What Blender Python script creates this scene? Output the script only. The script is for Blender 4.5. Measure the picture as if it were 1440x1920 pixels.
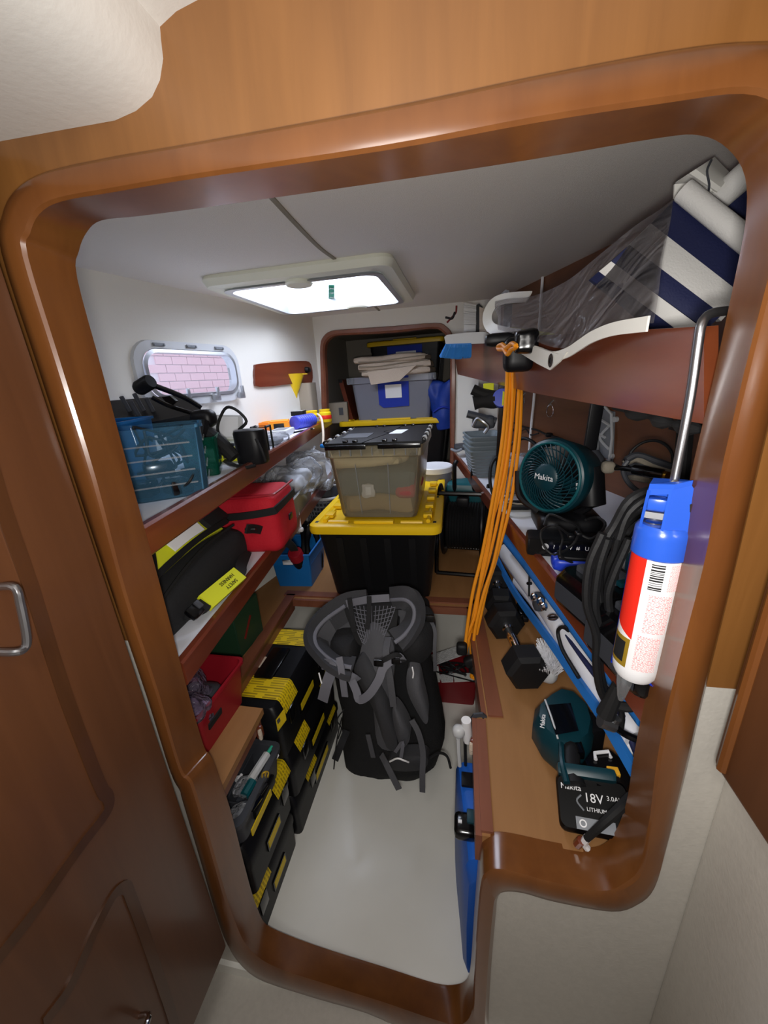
import bpy, bmesh, math, random
from mathutils import Vector, Matrix, noise
for o in list(bpy.data.objects): bpy.data.objects.remove(o)
S = bpy.context.scene
COL = S.collection
PI = math.pi
random.seed(7)
# ------------------------------------------------------------------ camera (solved from the photograph's vanishing points)
W_, H_, FPX, CH = 1440, 1920, 725.0, 1.36
Dn = Vector((138, 2123, 725)).normalized()
_vx = 145.0
Yc = Vector((_vx, -(138*_vx+725*725)/2123, 725)).normalized()
Xc = Yc.cross(Dn) * -1
if Xc.x < 0: Xc = -Xc
CAM = Vector((0, 0, CH))
def c2w(v): return Vector((v.dot(Xc), v.dot(Yc), -v.dot(Dn)))
cam = bpy.data.cameras.new('camera'); camo = bpy.data.objects.new('camera', cam); COL.objects.link(camo)
right, up, back = c2w(Vector((1, 0, 0))), c2w(Vector((0, -1, 0))), c2w(Vector((0, 0, -1)))
camo.matrix_world = Matrix(((right.x, up.x, back.x, 0), (right.y, up.y, back.y, 0), (right.z, up.z, back.z, CH), (0, 0, 0, 1)))
cam.sensor_fit = 'VERTICAL'; cam.sensor_height = 36.0; cam.sensor_width = 27.0
cam.lens = FPX/H_*36.0; cam.clip_start = 0.02; cam.clip_end = 200
S.camera = camo
# ------------------------------------------------------------------ world, lamps, exposure
wd = bpy.data.worlds.new('sky'); S.world = wd; wd.use_nodes = True
bgn = wd.node_tree.nodes['Background']; bgn.inputs[0].default_value = (0.80, 0.86, 1.0, 1); bgn.inputs[1].default_value = 2.2
def area(name, loc, target, size, power, col=(1, 1, 1), sy=None):
    l = bpy.data.lights.new(name, 'AREA'); l.energy = power; l.size = size; l.color = col
    if sy: l.shape = 'RECTANGLE'; l.size_y = sy
    o = bpy.data.objects.new(name, l); COL.objects.link(o); o.location = loc
    o.rotation_euler = (Vector(target)-Vector(loc)).to_track_quat('-Z', 'Y').to_euler(); return o
area('cabin_lamp', (-0.12, -0.10, 1.66), (-0.12, 0.5, 0.7), 0.16, 1.3, (1, 0.97, 0.93))
area('flash', (0.0, -0.02, 1.325), (-0.08, 1.5, 1.12), 0.05, 6.0, (1, 0.97, 0.93))
area('cabin_lamp_low', (-0.15, -0.35, 1.60), (-0.2, 0.75, 0.0), 0.3, 2.0, (1, 0.96, 0.91))
area('hatch_daylight', (-0.58, 1.80, 1.90), (-0.50, 1.80, 0.0), 0.58, 14.0, (0.90, 0.94, 1.0))
S.view_settings.view_transform = 'Standard'; S.view_settings.look = 'None'
S.view_settings.exposure = 0.0; S.view_settings.gamma = 1.0
try: S.view_settings.use_curve_mapping = False
except Exception: pass
S.cycles.max_bounces = 10; S.cycles.transparent_max_bounces = 24; S.cycles.transmission_bounces = 8
# ------------------------------------------------------------------ photo pixel -> point on a real plane of the room
def ray(px, py): return c2w(Vector((px-720.0, py-960.0, FPX)))
def ay(px, py, y): r = ray(px, py); return CAM + r*(y/r.y)
def az(px, py, z): r = ray(px, py); return CAM + r*((z-CH)/r.z)
def ax(px, py, x): r = ray(px, py); return CAM + r*(x/r.x)
def apl(px, py, p0, n): r = ray(px, py); n = Vector(n); return CAM + r*((Vector(p0)-CAM).dot(n)/r.dot(n))
# ------------------------------------------------------------------ materials
def lin(c):
    return tuple((v/255/12.92 if v/255 <= .04045 else ((v/255+.055)/1.055)**2.4) for v in c)
MATS = {}
def mat(name, c, rough=.5, metal=0, coat=0, alpha=1, trans=0, bump=0, bscale=60, var=0, vscale=8, emit=0, sheen=0, ior=1.45, spec=.5):
    if name in MATS: return MATS[name]
    m = bpy.data.materials.new(name); m.use_nodes = True; nt = m.node_tree; b = nt.nodes['Principled BSDF']
    c = lin(c); b.inputs['Base Color'].default_value = (*c, 1); b.inputs['Roughness'].default_value = rough
    b.inputs['Metallic'].default_value = metal; b.inputs['Coat Weight'].default_value = coat; b.inputs['Coat Roughness'].default_value = .12
    b.inputs['Alpha'].default_value = alpha; b.inputs['Transmission Weight'].default_value = trans; b.inputs['IOR'].default_value = ior
    b.inputs['Sheen Weight'].default_value = sheen; b.inputs['Specular IOR Level'].default_value = spec
    if emit: b.inputs['Emission Color'].default_value = (*c, 1); b.inputs['Emission Strength'].default_value = emit
    if bump or var:
        tc = nt.nodes.new('ShaderNodeTexCoord')
    if bump:
        n = nt.nodes.new('ShaderNodeTexNoise'); n.inputs['Scale'].default_value = bscale; n.inputs['Detail'].default_value = 4
        bp = nt.nodes.new('ShaderNodeBump'); bp.inputs['Strength'].default_value = bump; bp.inputs['Distance'].default_value = .004
        nt.links.new(tc.outputs['Object'], n.inputs['Vector']); nt.links.new(n.outputs['Fac'], bp.inputs['Height']); nt.links.new(bp.outputs['Normal'], b.inputs['Normal'])
    if var:
        n2 = nt.nodes.new('ShaderNodeTexNoise'); n2.inputs['Scale'].default_value = vscale; n2.inputs['Detail'].default_value = 3
        r = nt.nodes.new('ShaderNodeValToRGB'); r.color_ramp.elements[0].position = .35; r.color_ramp.elements[1].position = .65
        r.color_ramp.elements[0].color = (*[x*(1-var) for x in c], 1); r.color_ramp.elements[1].color = (*[min(1, x*(1+var)) for x in c], 1)
        nt.links.new(tc.outputs['Object'], n2.inputs['Vector']); nt.links.new(n2.outputs['Fac'], r.inputs['Fac']); nt.links.new(r.outputs['Color'], b.inputs['Base Color'])
    MATS[name] = m; return m
def wood(name, a, b_, stretch=(22, 22, 1.6), rough=.32, coat=.5, scale=1.6):
    m = bpy.data.materials.new(name); m.use_nodes = True; nt = m.node_tree; b = nt.nodes['Principled BSDF']
    tc = nt.nodes.new('ShaderNodeTexCoord'); mp = nt.nodes.new('ShaderNodeMapping'); mp.inputs['Scale'].default_value = stretch
    n = nt.nodes.new('ShaderNodeTexNoise'); n.inputs['Scale'].default_value = scale; n.inputs['Detail'].default_value = 8; n.inputs['Roughness'].default_value = .6; n.inputs['Distortion'].default_value = .6
    n3 = nt.nodes.new('ShaderNodeTexNoise'); n3.inputs['Scale'].default_value = 2.2; n3.inputs['Detail'].default_value = 2
    mx = nt.nodes.new('ShaderNodeMath'); mx.operation = 'MULTIPLY_ADD'; mx.inputs[1].default_value = .5
    r = nt.nodes.new('ShaderNodeValToRGB'); r.color_ramp.elements[0].position = .35; r.color_ramp.elements[1].position = .8
    r.color_ramp.elements[0].color = (*lin(b_), 1); r.color_ramp.elements[1].color = (*lin(a), 1)
    L = nt.links.new
    L(tc.outputs['Object'], mp.inputs['Vector']); L(mp.outputs['Vector'], n.inputs['Vector']); L(tc.outputs['Object'], n3.inputs['Vector'])
    L(n3.outputs['Fac'], mx.inputs[0])
    ms = nt.nodes.new('ShaderNodeMath'); ms.operation = 'MULTIPLY'; ms.inputs[1].default_value = .65
    L(n.outputs['Fac'], ms.inputs[0]); L(ms.outputs[0], mx.inputs[2]); L(mx.outputs[0], r.inputs['Fac']); L(r.outputs['Color'], b.inputs['Base Color'])
    b.inputs['Roughness'].default_value = rough; b.inputs['Coat Weight'].default_value = coat; b.inputs['Coat Roughness'].default_value = .16
    MATS[name] = m; return m
def printed(name, base, ink, sx=90, sz=40, rough=.5, gap=.3):
    """flat print: rows of small dark marks, as small type reads from a distance"""
    m = bpy.data.materials.new(name); m.use_nodes = True; nt = m.node_tree; b = nt.nodes['Principled BSDF']; L = nt.links.new
    uv = nt.nodes.new('ShaderNodeTexCoord'); mp = nt.nodes.new('ShaderNodeMapping'); mp.inputs['Scale'].default_value = (sx, sz, 1)
    br = nt.nodes.new('ShaderNodeTexBrick'); br.inputs['Scale'].default_value = 1; br.inputs['Mortar Size'].default_value = gap*.5
    br.inputs['Brick Width'].default_value = 2.3; br.inputs['Row Height'].default_value = 1; br.offset = .37; br.squash = .6; br.squash_frequency = 3
    br.inputs['Color1'].default_value = (*lin(ink), 1); br.inputs['Color2'].default_value = (*[(x+y)/2 for x, y in zip(lin(ink), lin(base))], 1); br.inputs['Mortar'].default_value = (*lin(base), 1)
    L(uv.outputs['UV'], mp.inputs['Vector']); L(mp.outputs['Vector'], br.inputs['Vector']); L(br.outputs['Color'], b.inputs['Base Color']); b.inputs['Roughness'].default_value = rough
    MATS[name] = m; return m
def clear(name, c, a=.35, rough=.08, bump=0, bscale=20, tint=.45, fi=1.45):
    """thin see-through plastic: tinted transparency with a gloss"""
    m = bpy.data.materials.new(name); m.use_nodes = True; nt = m.node_tree; nt.nodes.clear(); L = nt.links.new
    out = nt.nodes.new('ShaderNodeOutputMaterial'); p = nt.nodes.new('ShaderNodeBsdfPrincipled'); t = nt.nodes.new('ShaderNodeBsdfTransparent')
    mxx = nt.nodes.new('ShaderNodeMixShader'); fr = nt.nodes.new('ShaderNodeFresnel'); fr.inputs[0].default_value = fi
    ad = nt.nodes.new('ShaderNodeMath'); ad.operation = 'ADD'; ad.inputs[1].default_value = a; ad.use_clamp = True
    p.inputs['Base Color'].default_value = (*lin(c), 1); p.inputs['Roughness'].default_value = rough
    t.inputs[0].default_value = (*[1-tint+tint*x for x in lin(c)], 1)
    L(fr.outputs[0], ad.inputs[0]); L(ad.outputs[0], mxx.inputs[0]); L(t.outputs[0], mxx.inputs[1]); L(p.outputs[0], mxx.inputs[2]); L(mxx.outputs[0], out.inputs[0])
    if bump:
        tc = nt.nodes.new('ShaderNodeTexCoord'); n = nt.nodes.new('ShaderNodeTexNoise'); n.inputs['Scale'].default_value = bscale; n.inputs['Distortion'].default_value = 1.2
        bp = nt.nodes.new('ShaderNodeBump'); bp.inputs['Strength'].default_value = bump; bp.inputs['Distance'].default_value = .02
        L(tc.outputs['Object'], n.inputs['Vector']); L(n.outputs['Fac'], bp.inputs['Height']); L(bp.outputs['Normal'], p.inputs['Normal'])
    MATS[name] = m; return m
wood('cherry_panel', (138, 92, 46), (112, 71, 32)); wood('cherry_moulding', (124, 76, 36), (90, 50, 22), rough=.3, coat=.5, stretch=(10, 10, 2))
wood('cherry_door', (102, 63, 37), (84, 50, 28), rough=.4, coat=.25)
wood('shelf_edge_wood', (128, 62, 38), (92, 38, 24), stretch=(3, 1, 12), rough=.3)
wood('bench_ply', (168, 122, 76), (136, 94, 54), stretch=(9, 1.5, 9), rough=.55, coat=.05)
wood('bench_trim_wood', (142, 86, 62), (106, 60, 42), stretch=(9, 1.5, 9), rough=.45, coat=.2)
wood('back_panel_wood', (122, 76, 46), (90, 52, 30), stretch=(6, 1.5, 9), rough=.45, coat=.15)
wood('fascia_wood', (122, 62, 34), (94, 44, 24), stretch=(8, 1, 9), rough=.28, coat=.6)
M = MATS
wood('groove_shade_wood', (84, 50, 26), (62, 36, 18), rough=.35)  # door grooves are flat strips; the recess shade is put into this darker wood
mat('white_gelcoat', (192, 187, 178), .42, bump=.12, bscale=180, var=.03, vscale=90)
mat('white_wall', (222, 219, 210), .5, bump=.1, bscale=120)
mat('cream_headliner', (226, 221, 214), .8, bump=.35, bscale=500)
mat('front_headliner', (218, 216, 210), .6, bump=.1, bscale=120)
mat('white_laminate', (226, 228, 236), .4)
mat('floor_paint', (240, 239, 232), .42, coat=.1, bump=.05, bscale=30, var=.05, vscale=3)
mat('locker_lining', (150, 143, 132), .9)
mat('hatch_frame', (222, 222, 205), .35); mat('aluminium', (190, 192, 196), .35, metal=.8); mat('chrome', (220, 222, 226), .12, metal=1)
mat('steel', (170, 172, 176), .3, metal=.95)
mat('black_plastic', (17, 17, 20), .42, spec=.3); mat('black_gloss', (8, 8, 10), .2, coat=.3); mat('black_matte', (19, 19, 20), .8)
mat('black_rubber', (18, 18, 20), .6, bump=.1, bscale=200); mat('dark_grey_plastic', (62, 64, 70), .5); mat('grey_plastic', (126, 130, 136), .45)
mat('light_grey_plastic', (196, 198, 200), .4); mat('white_plastic', (236, 236, 238), .35); mat('pale_paper', (232, 232, 228), .8)
mat('yellow_plastic', (236, 194, 22), .38); mat('yellow_fabric', (218, 222, 40), .7); mat('yellow_label', (232, 200, 20), .5)
mat('tote_black', (20, 20, 22), .45, bump=.1, bscale=90)
mat('blue_plastic', (22, 104, 172), .35); mat('deep_blue', (28, 60, 190), .35); mat('caulk_blue', (44, 92, 205), .25, coat=.5)
mat('brown_dirt', (70, 62, 50), .9); mat('battery_black', (6, 6, 7), .45, spec=.15); mat('case_blue', (26, 92, 190), .45, bump=.1, bscale=150); mat('strap_blue', (34, 112, 190), .6); mat('royal_blue_cloth', (24, 52, 165), .7)
mat('teal_plastic', (8, 52, 62), .4); mat('teal_light', (14, 84, 92), .4); mat('red_plastic', (150, 22, 36), .45); mat('dark_red_plastic', (124, 20, 28), .4)
mat('red_fabric', (186, 16, 36), .8, bump=.3, bscale=150); mat('red_ink', (226, 44, 30), .4)
mat('orange_rubber', (240, 150, 20), .5); mat('orange_plastic', (240, 130, 30), .45)
mat('pack_black', (26, 26, 28), .85, bump=.4, bscale=160); mat('pack_grey', (78, 78, 82), .85, bump=.3, bscale=160); mat('pack_mid', (54, 54, 57), .85, bump=.3, bscale=160)
mat('pack_light', (108, 108, 116), .8); mat('bag_black', (28, 28, 30), .85, bump=.2, bscale=200)
mat('towel', (206, 190, 172), .95, bump=.8, bscale=220); mat('tarp_blue', (28, 60, 150), .5, bump=.6, bscale=25)
mat('navy', (28, 34, 74), .7, bump=.2, bscale=300); mat('canvas_white', (222, 220, 216), .75, bump=.2, bscale=300); mat('vinyl_white', (236, 234, 226), .45)
mat('board_white', (232, 232, 236), .4); mat('bristle_white', (236, 236, 240), .7); mat('bristle_blue', (52, 132, 208), .6)
mat('brass', (220, 170, 60), .25, metal=.9); mat('rope_grey', (138, 130, 116), .9, bump=.5, bscale=120); mat('cord_red', (130, 26, 26), .6)
mat('label_white', (222, 226, 232), .6); mat('reflective', (250, 250, 250), .3, emit=0); mat('mint', (52, 176, 146), .5)
mat('cloth_dark', (84, 96, 100), .9, bump=.6, bscale=40); mat('cloth_beige', (205, 190, 150), .9, bump=.8, bscale=40); mat('cloth_red', (170, 60, 74), .9)
mat('cloth_brown', (150, 130, 96), .9, bump=.6, bscale=40); mat('basket_grey', (112, 122, 128), .5); mat('green_box', (32, 62, 44), .6)
mat('gold', (214, 176, 60), .3, metal=.6); mat('latch_yellow', (242, 180, 50), .45)
mat('brick_outdoor', (222, 176, 178), .9); mat('white_outdoor', (226, 214, 216), .9); mat('purple_outdoor', (90, 80, 150), .9)
mat('yellow_trans', (230, 196, 40), .3); mat('purple_blue', (70, 80, 200), .4); mat('brown_card', (150, 140, 124), .9)
clear('clear_bin', (196, 186, 160), .12, .3, tint=.12); clear('clear_grey', (150, 152, 165), .62, .3); clear('clear_blue', (110, 170, 205), .05, .08, tint=.16)
clear('clear_green', (30, 130, 105), .15, .1, tint=.6); clear('clear_vinyl', (200, 196, 200), .02, .06, bump=1.0, bscale=12, tint=.2, fi=1.36); clear('bag_film', (225, 227, 232), .10, .1, bump=1.0, bscale=45)
clear('clear_organizer', (210, 214, 218), .12, .1); clear('clear_tube', (220, 225, 225), .3, .1); clear('purple_film', (190, 170, 200), .12, .12, bump=1.0, bscale=45)
printed('print_yellow', (232, 200, 20), (150, 126, 20), 14, 9, gap=.5); printed('print_pink', (246, 238, 238), (232, 70, 84), 12, 30, gap=.6)
printed('print_grey', (52, 54, 60), (150, 152, 160), 9, 7, gap=.6); printed('print_white', (226, 228, 232), (120, 124, 140), 12, 9, gap=.7)
printed('print_paper', (236, 236, 236), (90, 90, 96), 10, 12, gap=.75); printed('print_green_card', (34, 66, 44), (150, 150, 60), 5, 9, gap=.72)
pane = bpy.data.materials.new('acrylic_pane'); pane.use_nodes = True
def _pane():
    nt = pane.node_tree; nt.nodes.clear(); L = nt.links.new; out = nt.nodes.new('ShaderNodeOutputMaterial')
    a, b, g = nt.nodes.new('ShaderNodeBsdfTransparent'), nt.nodes.new('ShaderNodeBsdfTranslucent'), nt.nodes.new('ShaderNodeMixShader')
    b.inputs[0].default_value = (.9, .92, 1, 1); a.inputs[0].default_value = (.9, .92, .97, 1); g.inputs[0].default_value = .12
    L(a.outputs[0], g.inputs[1]); L(b.outputs[0], g.inputs[2]); L(g.outputs[0], out.inputs[0])
_pane(); M['acrylic'] = pane
# ------------------------------------------------------------------ things and parts
ROOTM = {}
V_ = Vector
def clean(n): return n
def thing(name, label, cat, loc=(0, 0, 0), rz=0, group=None, rot=None, kind=None):
    o = bpy.data.objects.new(name, None); COL.objects.link(o); o.empty_display_size = .02
    o.location = loc; o.rotation_euler = rot if rot else (0, 0, rz)
    if label: o['label'] = label
    if cat: o['category'] = cat
    if group: o['group'] = group
    if kind: o['kind'] = kind
    ROOTM[o.name] = Matrix.Translation(Vector(loc)) @ (Matrix.Rotation(0, 4, 'X') if not (rot or rz) else o.rotation_euler.to_matrix().to_4x4())
    return o
def rootm(p):
    while p.parent: p = p.parent
    return ROOTM.get(p.name, Matrix.Identity(4))
def xf(loc=(0, 0, 0), rx=0, ry=0, rz=0):
    return Matrix.Translation(Vector(loc)) @ Matrix.Rotation(rz, 4, 'Z') @ Matrix.Rotation(ry, 4, 'Y') @ Matrix.Rotation(rx, 4, 'X')
def frame(o, z, x=None):
    """matrix with local z along z, local x near x, at o"""
    z = Vector(z).normalized(); x = Vector(x if x else (1, 0, 0)); x = (x - z*x.dot(z))
    if x.length < 1e-5: x = Vector((0, 1, 0)) - z*z.y
    x.normalize(); y = z.cross(x)
    return Matrix(((x.x, y.x, z.x, o[0]), (x.y, y.y, z.y, o[1]), (x.z, y.z, z.z, o[2]), (0, 0, 0, 1)))
def cat_rom(P, k=4, closed=False):
    P = [Vector(p) for p in P]; n = len(P)
    if n < 3 or k < 2: return P
    out = []; segs = n if closed else n-1
    for i in range(segs):
        p0 = P[(i-1) % n] if closed or i > 0 else P[0]*2-P[1]; p1 = P[i]; p2 = P[(i+1) % n]; p3 = P[(i+2) % n] if closed or i+2 < n else P[-1]*2-P[-2]
        for j in range(k):
            t = j/k; out.append(.5*((2*p1)+(p2-p0)*t+(2*p0-5*p1+4*p2-p3)*t*t+(3*p1-p0-3*p2+p3)*t**3))
    if not closed: out.append(P[-1])
    return out
def rrect(w, d, r, n=4):
    r = min(r, w/2-1e-4, d/2-1e-4); pts = []
    for cx, cy, a0 in ((w/2-r, d/2-r, 0), (-w/2+r, d/2-r, 90), (-w/2+r, -d/2+r, 180), (w/2-r, -d/2+r, 270)):
        for i in range(n+1):
            a = math.radians(a0+90*i/n); pts.append((cx+r*math.cos(a), cy+r*math.sin(a)))
    return pts
class G:
    def __init__(s): s.b = bmesh.new(); s.uv = s.b.loops.layers.uv.new('UVMap')
    def face(s, vs):
        try: return s.b.faces.new(vs)
        except ValueError: return None
    def grid(s, rows, closed=False, cap0=False, cap1=False, wrap=False):
        R = [[s.b.verts.new(p) for p in r] for r in rows]; n = len(R[0]); m = len(R)
        for i in range(m if wrap else m-1):
            for j in range(n if closed else n-1):
                f = s.face((R[i][j], R[i][(j+1) % n], R[(i+1) % m][(j+1) % n], R[(i+1) % m][j]))
                if f:
                    for l, (u, v) in zip(f.loops, ((j, i), (j+1, i), (j+1, i+1), (j, i+1))): l[s.uv].uv = (u/max(1, n-1), v/max(1, m-1))
        if cap0: s.face(R[0][::-1])
        if cap1: s.face(R[-1])
        return s
    def box(s, c=(0, 0, 0), d=(1, 1, 1), m=None, bev=0, seg=2):
        mm = (m or Matrix.Identity(4)) @ Matrix.Translation(Vector(c)) @ Matrix.Diagonal((d[0], d[1], d[2], 1))
        vs = bmesh.ops.create_cube(s.b, size=1, matrix=mm)['verts']
        if bev:
            es = list({e for v in vs for e in v.link_edges})
            bmesh.ops.bevel(s.b, geom=es, offset=bev, segments=seg, profile=.6, affect='EDGES', clamp_overlap=True)
        return s
    def tube(s, P, r=.01, n=8, k=4, closed=False, flat=None, caps=True):
        P = cat_rom(P, k, closed); m = len(P); rows = []; up_ = None
        for i, p in enumerate(P):
            t = (P[(i+1) % m]-P[i-1]) if closed or 0 < i < m-1 else (P[1]-P[0] if i == 0 else P[-1]-P[-2])
            t = t.normalized() if t.length > 1e-9 else Vector((0, 0, 1))
            if up_ is None: up_ = Vector((0, 0, 1)) if abs(t.z) < .9 else Vector((1, 0, 0))
            up_ = up_ - t*up_.dot(t)
            up_ = up_.normalized() if up_.length > 1e-6 else t.orthogonal().normalized(); sd = t.cross(up_)
            rr = r(i/(m-1)) if callable(r) else r
            rows.append([p + (up_*math.cos(2*PI*j/n) + sd*math.sin(2*PI*j/n))*rr for j in range(n)])
        return s.grid(rows, True, caps and not closed, caps and not closed, wrap=closed)
    def ribbon(s, P, w, th=.003, nrm=(0, -1, 0), k=4, closed=False, wf=None):
        """flat strap along P, facing nrm"""
        Q = cat_rom(P, k, closed); m = len(Q); rows = []
        N = nrm if isinstance(nrm, list) else None
        for i, p in enumerate(Q):
            t = (Q[(i+1) % m]-Q[i-1]) if closed or 0 < i < m-1 else (Q[1]-Q[0] if i == 0 else Q[-1]-Q[-2])
            t.normalize()
            if N: f = i/(m-1)*(len(N)-1); a = int(min(f, len(N)-2)); nn = Vector(N[a]).lerp(Vector(N[a+1]), f-a)
            else: nn = Vector(nrm)
            nn = nn - t*nn.dot(t); nn.normalize(); sd = t.cross(nn)
            ww = (wf(i/(m-1)) if wf else 1)*w/2
            rows.append([p+sd*ww+nn*th/2, p-sd*ww+nn*th/2, p-sd*ww-nn*th/2, p+sd*ww-nn*th/2])
        return s.grid(rows, True, not closed, not closed, wrap=closed)
    def lathe(s, prof, m=None, n=24, cap0=True, cap1=True):
        m = m or Matrix.Identity(4)
        rows = [[m @ Vector((r*math.cos(2*PI*j/n), r*math.sin(2*PI*j/n), z)) for j in range(n)] for r, z in prof]
        return s.grid(rows, True, cap0, cap1)
    def loft(s, rings, m=None, cap0=True, cap1=True):
        m = m or Matrix.Identity(4)
        return s.grid([[m @ Vector(p) for p in r] for r in rings], True, cap0, cap1)
    def prism(s, pts, h, m=None, bev=0):
        m = m or Matrix.Identity(4); n = len(pts)
        lo = [s.b.verts.new(m @ Vector((x, y, 0))) for x, y in pts]; hi = [s.b.verts.new(m @ Vector((x, y, h))) for x, y in pts]
        s.face(lo[::-1]); s.face(hi)
        for i in range(n): s.face((lo[i], lo[(i+1) % n], hi[(i+1) % n], hi[i]))
        if bev:
            es = list({e for v in lo+hi for e in v.link_edges}); bmesh.ops.bevel(s.b, geom=es, offset=bev, segments=2, affect='EDGES', clamp_overlap=True)
        return s
    def slab(s, pts, th, off=None):
        """polygon of world points extruded by vector th"""
        th = Vector(th); n = len(pts); lo = [s.b.verts.new(Vector(p)) for p in pts]; hi = [s.b.verts.new(Vector(p)+th) for p in pts]
        f1 = s.face(lo); f2 = s.face(hi[::-1])
        if f1 and n == 4:
            for l, q in zip(f1.loops, ((0, 0), (1, 0), (1, 1), (0, 1))): l[s.uv].uv = q
        for i in range(n): s.face((lo[(i+1) % n], lo[i], hi[i], hi[(i+1) % n]))
        return s
    def soft(s, c, d, r=.02, m=None, n=8, nz=0, ns=8, seed=0, taper=0):
        """rounded, slightly lumpy block"""
        m = m or Matrix.Identity(4); h = Vector(d)/2; tmp = bmesh.new()
        bmesh.ops.create_cube(tmp, size=2); bmesh.ops.subdivide_edges(tmp, edges=tmp.edges[:], cuts=n, use_grid_fill=True)
        mp = {}
        for v in tmp.verts:
            p = Vector((v.co.x*h.x, v.co.y*h.y, v.co.z*h.z)); rr = min(r, *h)
            q = Vector([max(-(h[i]-rr), min(h[i]-rr, p[i])) for i in range(3)]); dd = p-q
            if dd.length > 1e-9: p = q+dd.normalized()*rr
            if taper: f = 1-taper*(p.z/h.z*.5+.5); p.x *= f; p.y *= f
            if nz: p += p.normalized()*nz*noise.noise(p*ns+Vector((seed, seed*2, 3)))
            mp[v] = s.b.verts.new(m @ (p+Vector(c)))
        for f in tmp.faces: s.face([mp[v] for v in f.verts])
        tmp.free(); return s
    def patch(s, quad, yf, n=6, m_=6, th=.002, bow=0):
        """curved thin sheet through pixel quad (tl,tr,br,bl) at depths yf(u,v)"""
        rows = []
        for i in range(m_+1):
            v = i/m_; r = []
            for j in range(n+1):
                u = j/n; a = [quad[0][q]*(1-u)+quad[1][q]*u for q in (0, 1)]; b = [quad[3][q]*(1-u)+quad[2][q]*u for q in (0, 1)]
                r.append(ay(a[0]*(1-v)+b[0]*v, a[1]*(1-v)+b[1]*v, yf(u, v)))
            rows.append(r)
        s.grid(rows)
        if th: s.grid([[p+Vector((0, th, 0)) for p in r][::-1] for r in rows]); e = [r[0] for r in rows], [r[-1] for r in rows]; s.grid([[p for p in rows[0]], [p+Vector((0, th, 0)) for p in rows[0]]]); s.grid([[p for p in rows[-1]], [p+Vector((0, th, 0)) for p in rows[-1]]]); s.grid([e[0], [p+Vector((0, th, 0)) for p in e[0]]]); s.grid([e[1], [p+Vector((0, th, 0)) for p in e[1]]])
        return s
    def to(s, name, m, parent=None, world=False, smooth=True, kind=None, label=None, cat=None, group=None, ang=.6):
        if world and parent: s.b.transform(rootm(parent).inverted())
        bmesh.ops.recalc_face_normals(s.b, faces=s.b.faces[:])
        me = bpy.data.meshes.new(name); s.b.to_mesh(me); s.b.free()
        if smooth:
            me.polygons.foreach_set('use_smooth', [True]*len(me.polygons)); me.set_sharp_from_angle(angle=ang)
        me.materials.append(M[m] if isinstance(m, str) else m)
        o = bpy.data.objects.new(name, me); COL.objects.link(o)
        if parent: o.parent = parent
        else: ROOTM[o.name] = Matrix.Identity(4)
        if kind: o['kind'] = kind
        if label: o['label'] = label
        if cat: o['category'] = cat
        if group: o['group'] = group
        return o
def struct(name, g, m, label=None, **k): return g.to(name, m, None, kind='structure', label=label, **k)
def text(name, body, size, m, parent, mx, th=.0004, align='CENTER', world=True, sx=1):
    cu = bpy.data.curves.new(name, 'FONT'); cu.body = body; cu.size = size; cu.align_x = align; cu.align_y = 'CENTER'; cu.extrude = th; cu.resolution_u = 2
    to = bpy.data.objects.new('tmp', cu); COL.objects.link(to); dg = bpy.context.evaluated_depsgraph_get()
    me = bpy.data.meshes.new_from_object(to.evaluated_get(dg)); bpy.data.objects.remove(to)
    mm = mx @ Matrix.Diagonal((sx, 1, 1, 1))
    if world: mm = rootm(parent).inverted() @ mm
    me.transform(mm); me.materials.clear(); me.materials.append(M[m]); me.name = name
    o = bpy.data.objects.new(name, me); COL.objects.link(o); o.parent = parent; return o
def dup(root, loc, label, rz=None, cat=None):
    r = root.copy(); COL.objects.link(r); r.location = loc; r['label'] = label
    if rz is not None: r.rotation_euler = (0, 0, rz)
    for ch in list(root.children):
        c = ch.copy(); COL.objects.link(c); c.parent = r
        for g in ch.children: d = g.copy(); COL.objects.link(d); d.parent = c
    return r
def crate_shell(g, w, d, h, t=.003, tw=.9, r=.02, lip=.006):
    """open bin: w x d at the rim, tapering to tw of that at the base"""
    def ring(ww, dd, z): return [(x, y, z) for x, y in rrect(ww, dd, r)]
    g.loft([ring(w*tw, d*tw, 0), ring(w*(tw+1)/2, d*(tw+1)/2, h*.5), ring(w-.004, d-.004, h-lip), ring(w+lip, d+lip, h-lip), ring(w+lip, d+lip, h), ring(w-2*t, d-2*t, h), ring(w*(tw+1)/2-2*t, d*(tw+1)/2-2*t, h*.5), ring(w*tw-2*t, d*tw-2*t, t)])
    return g
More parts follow.
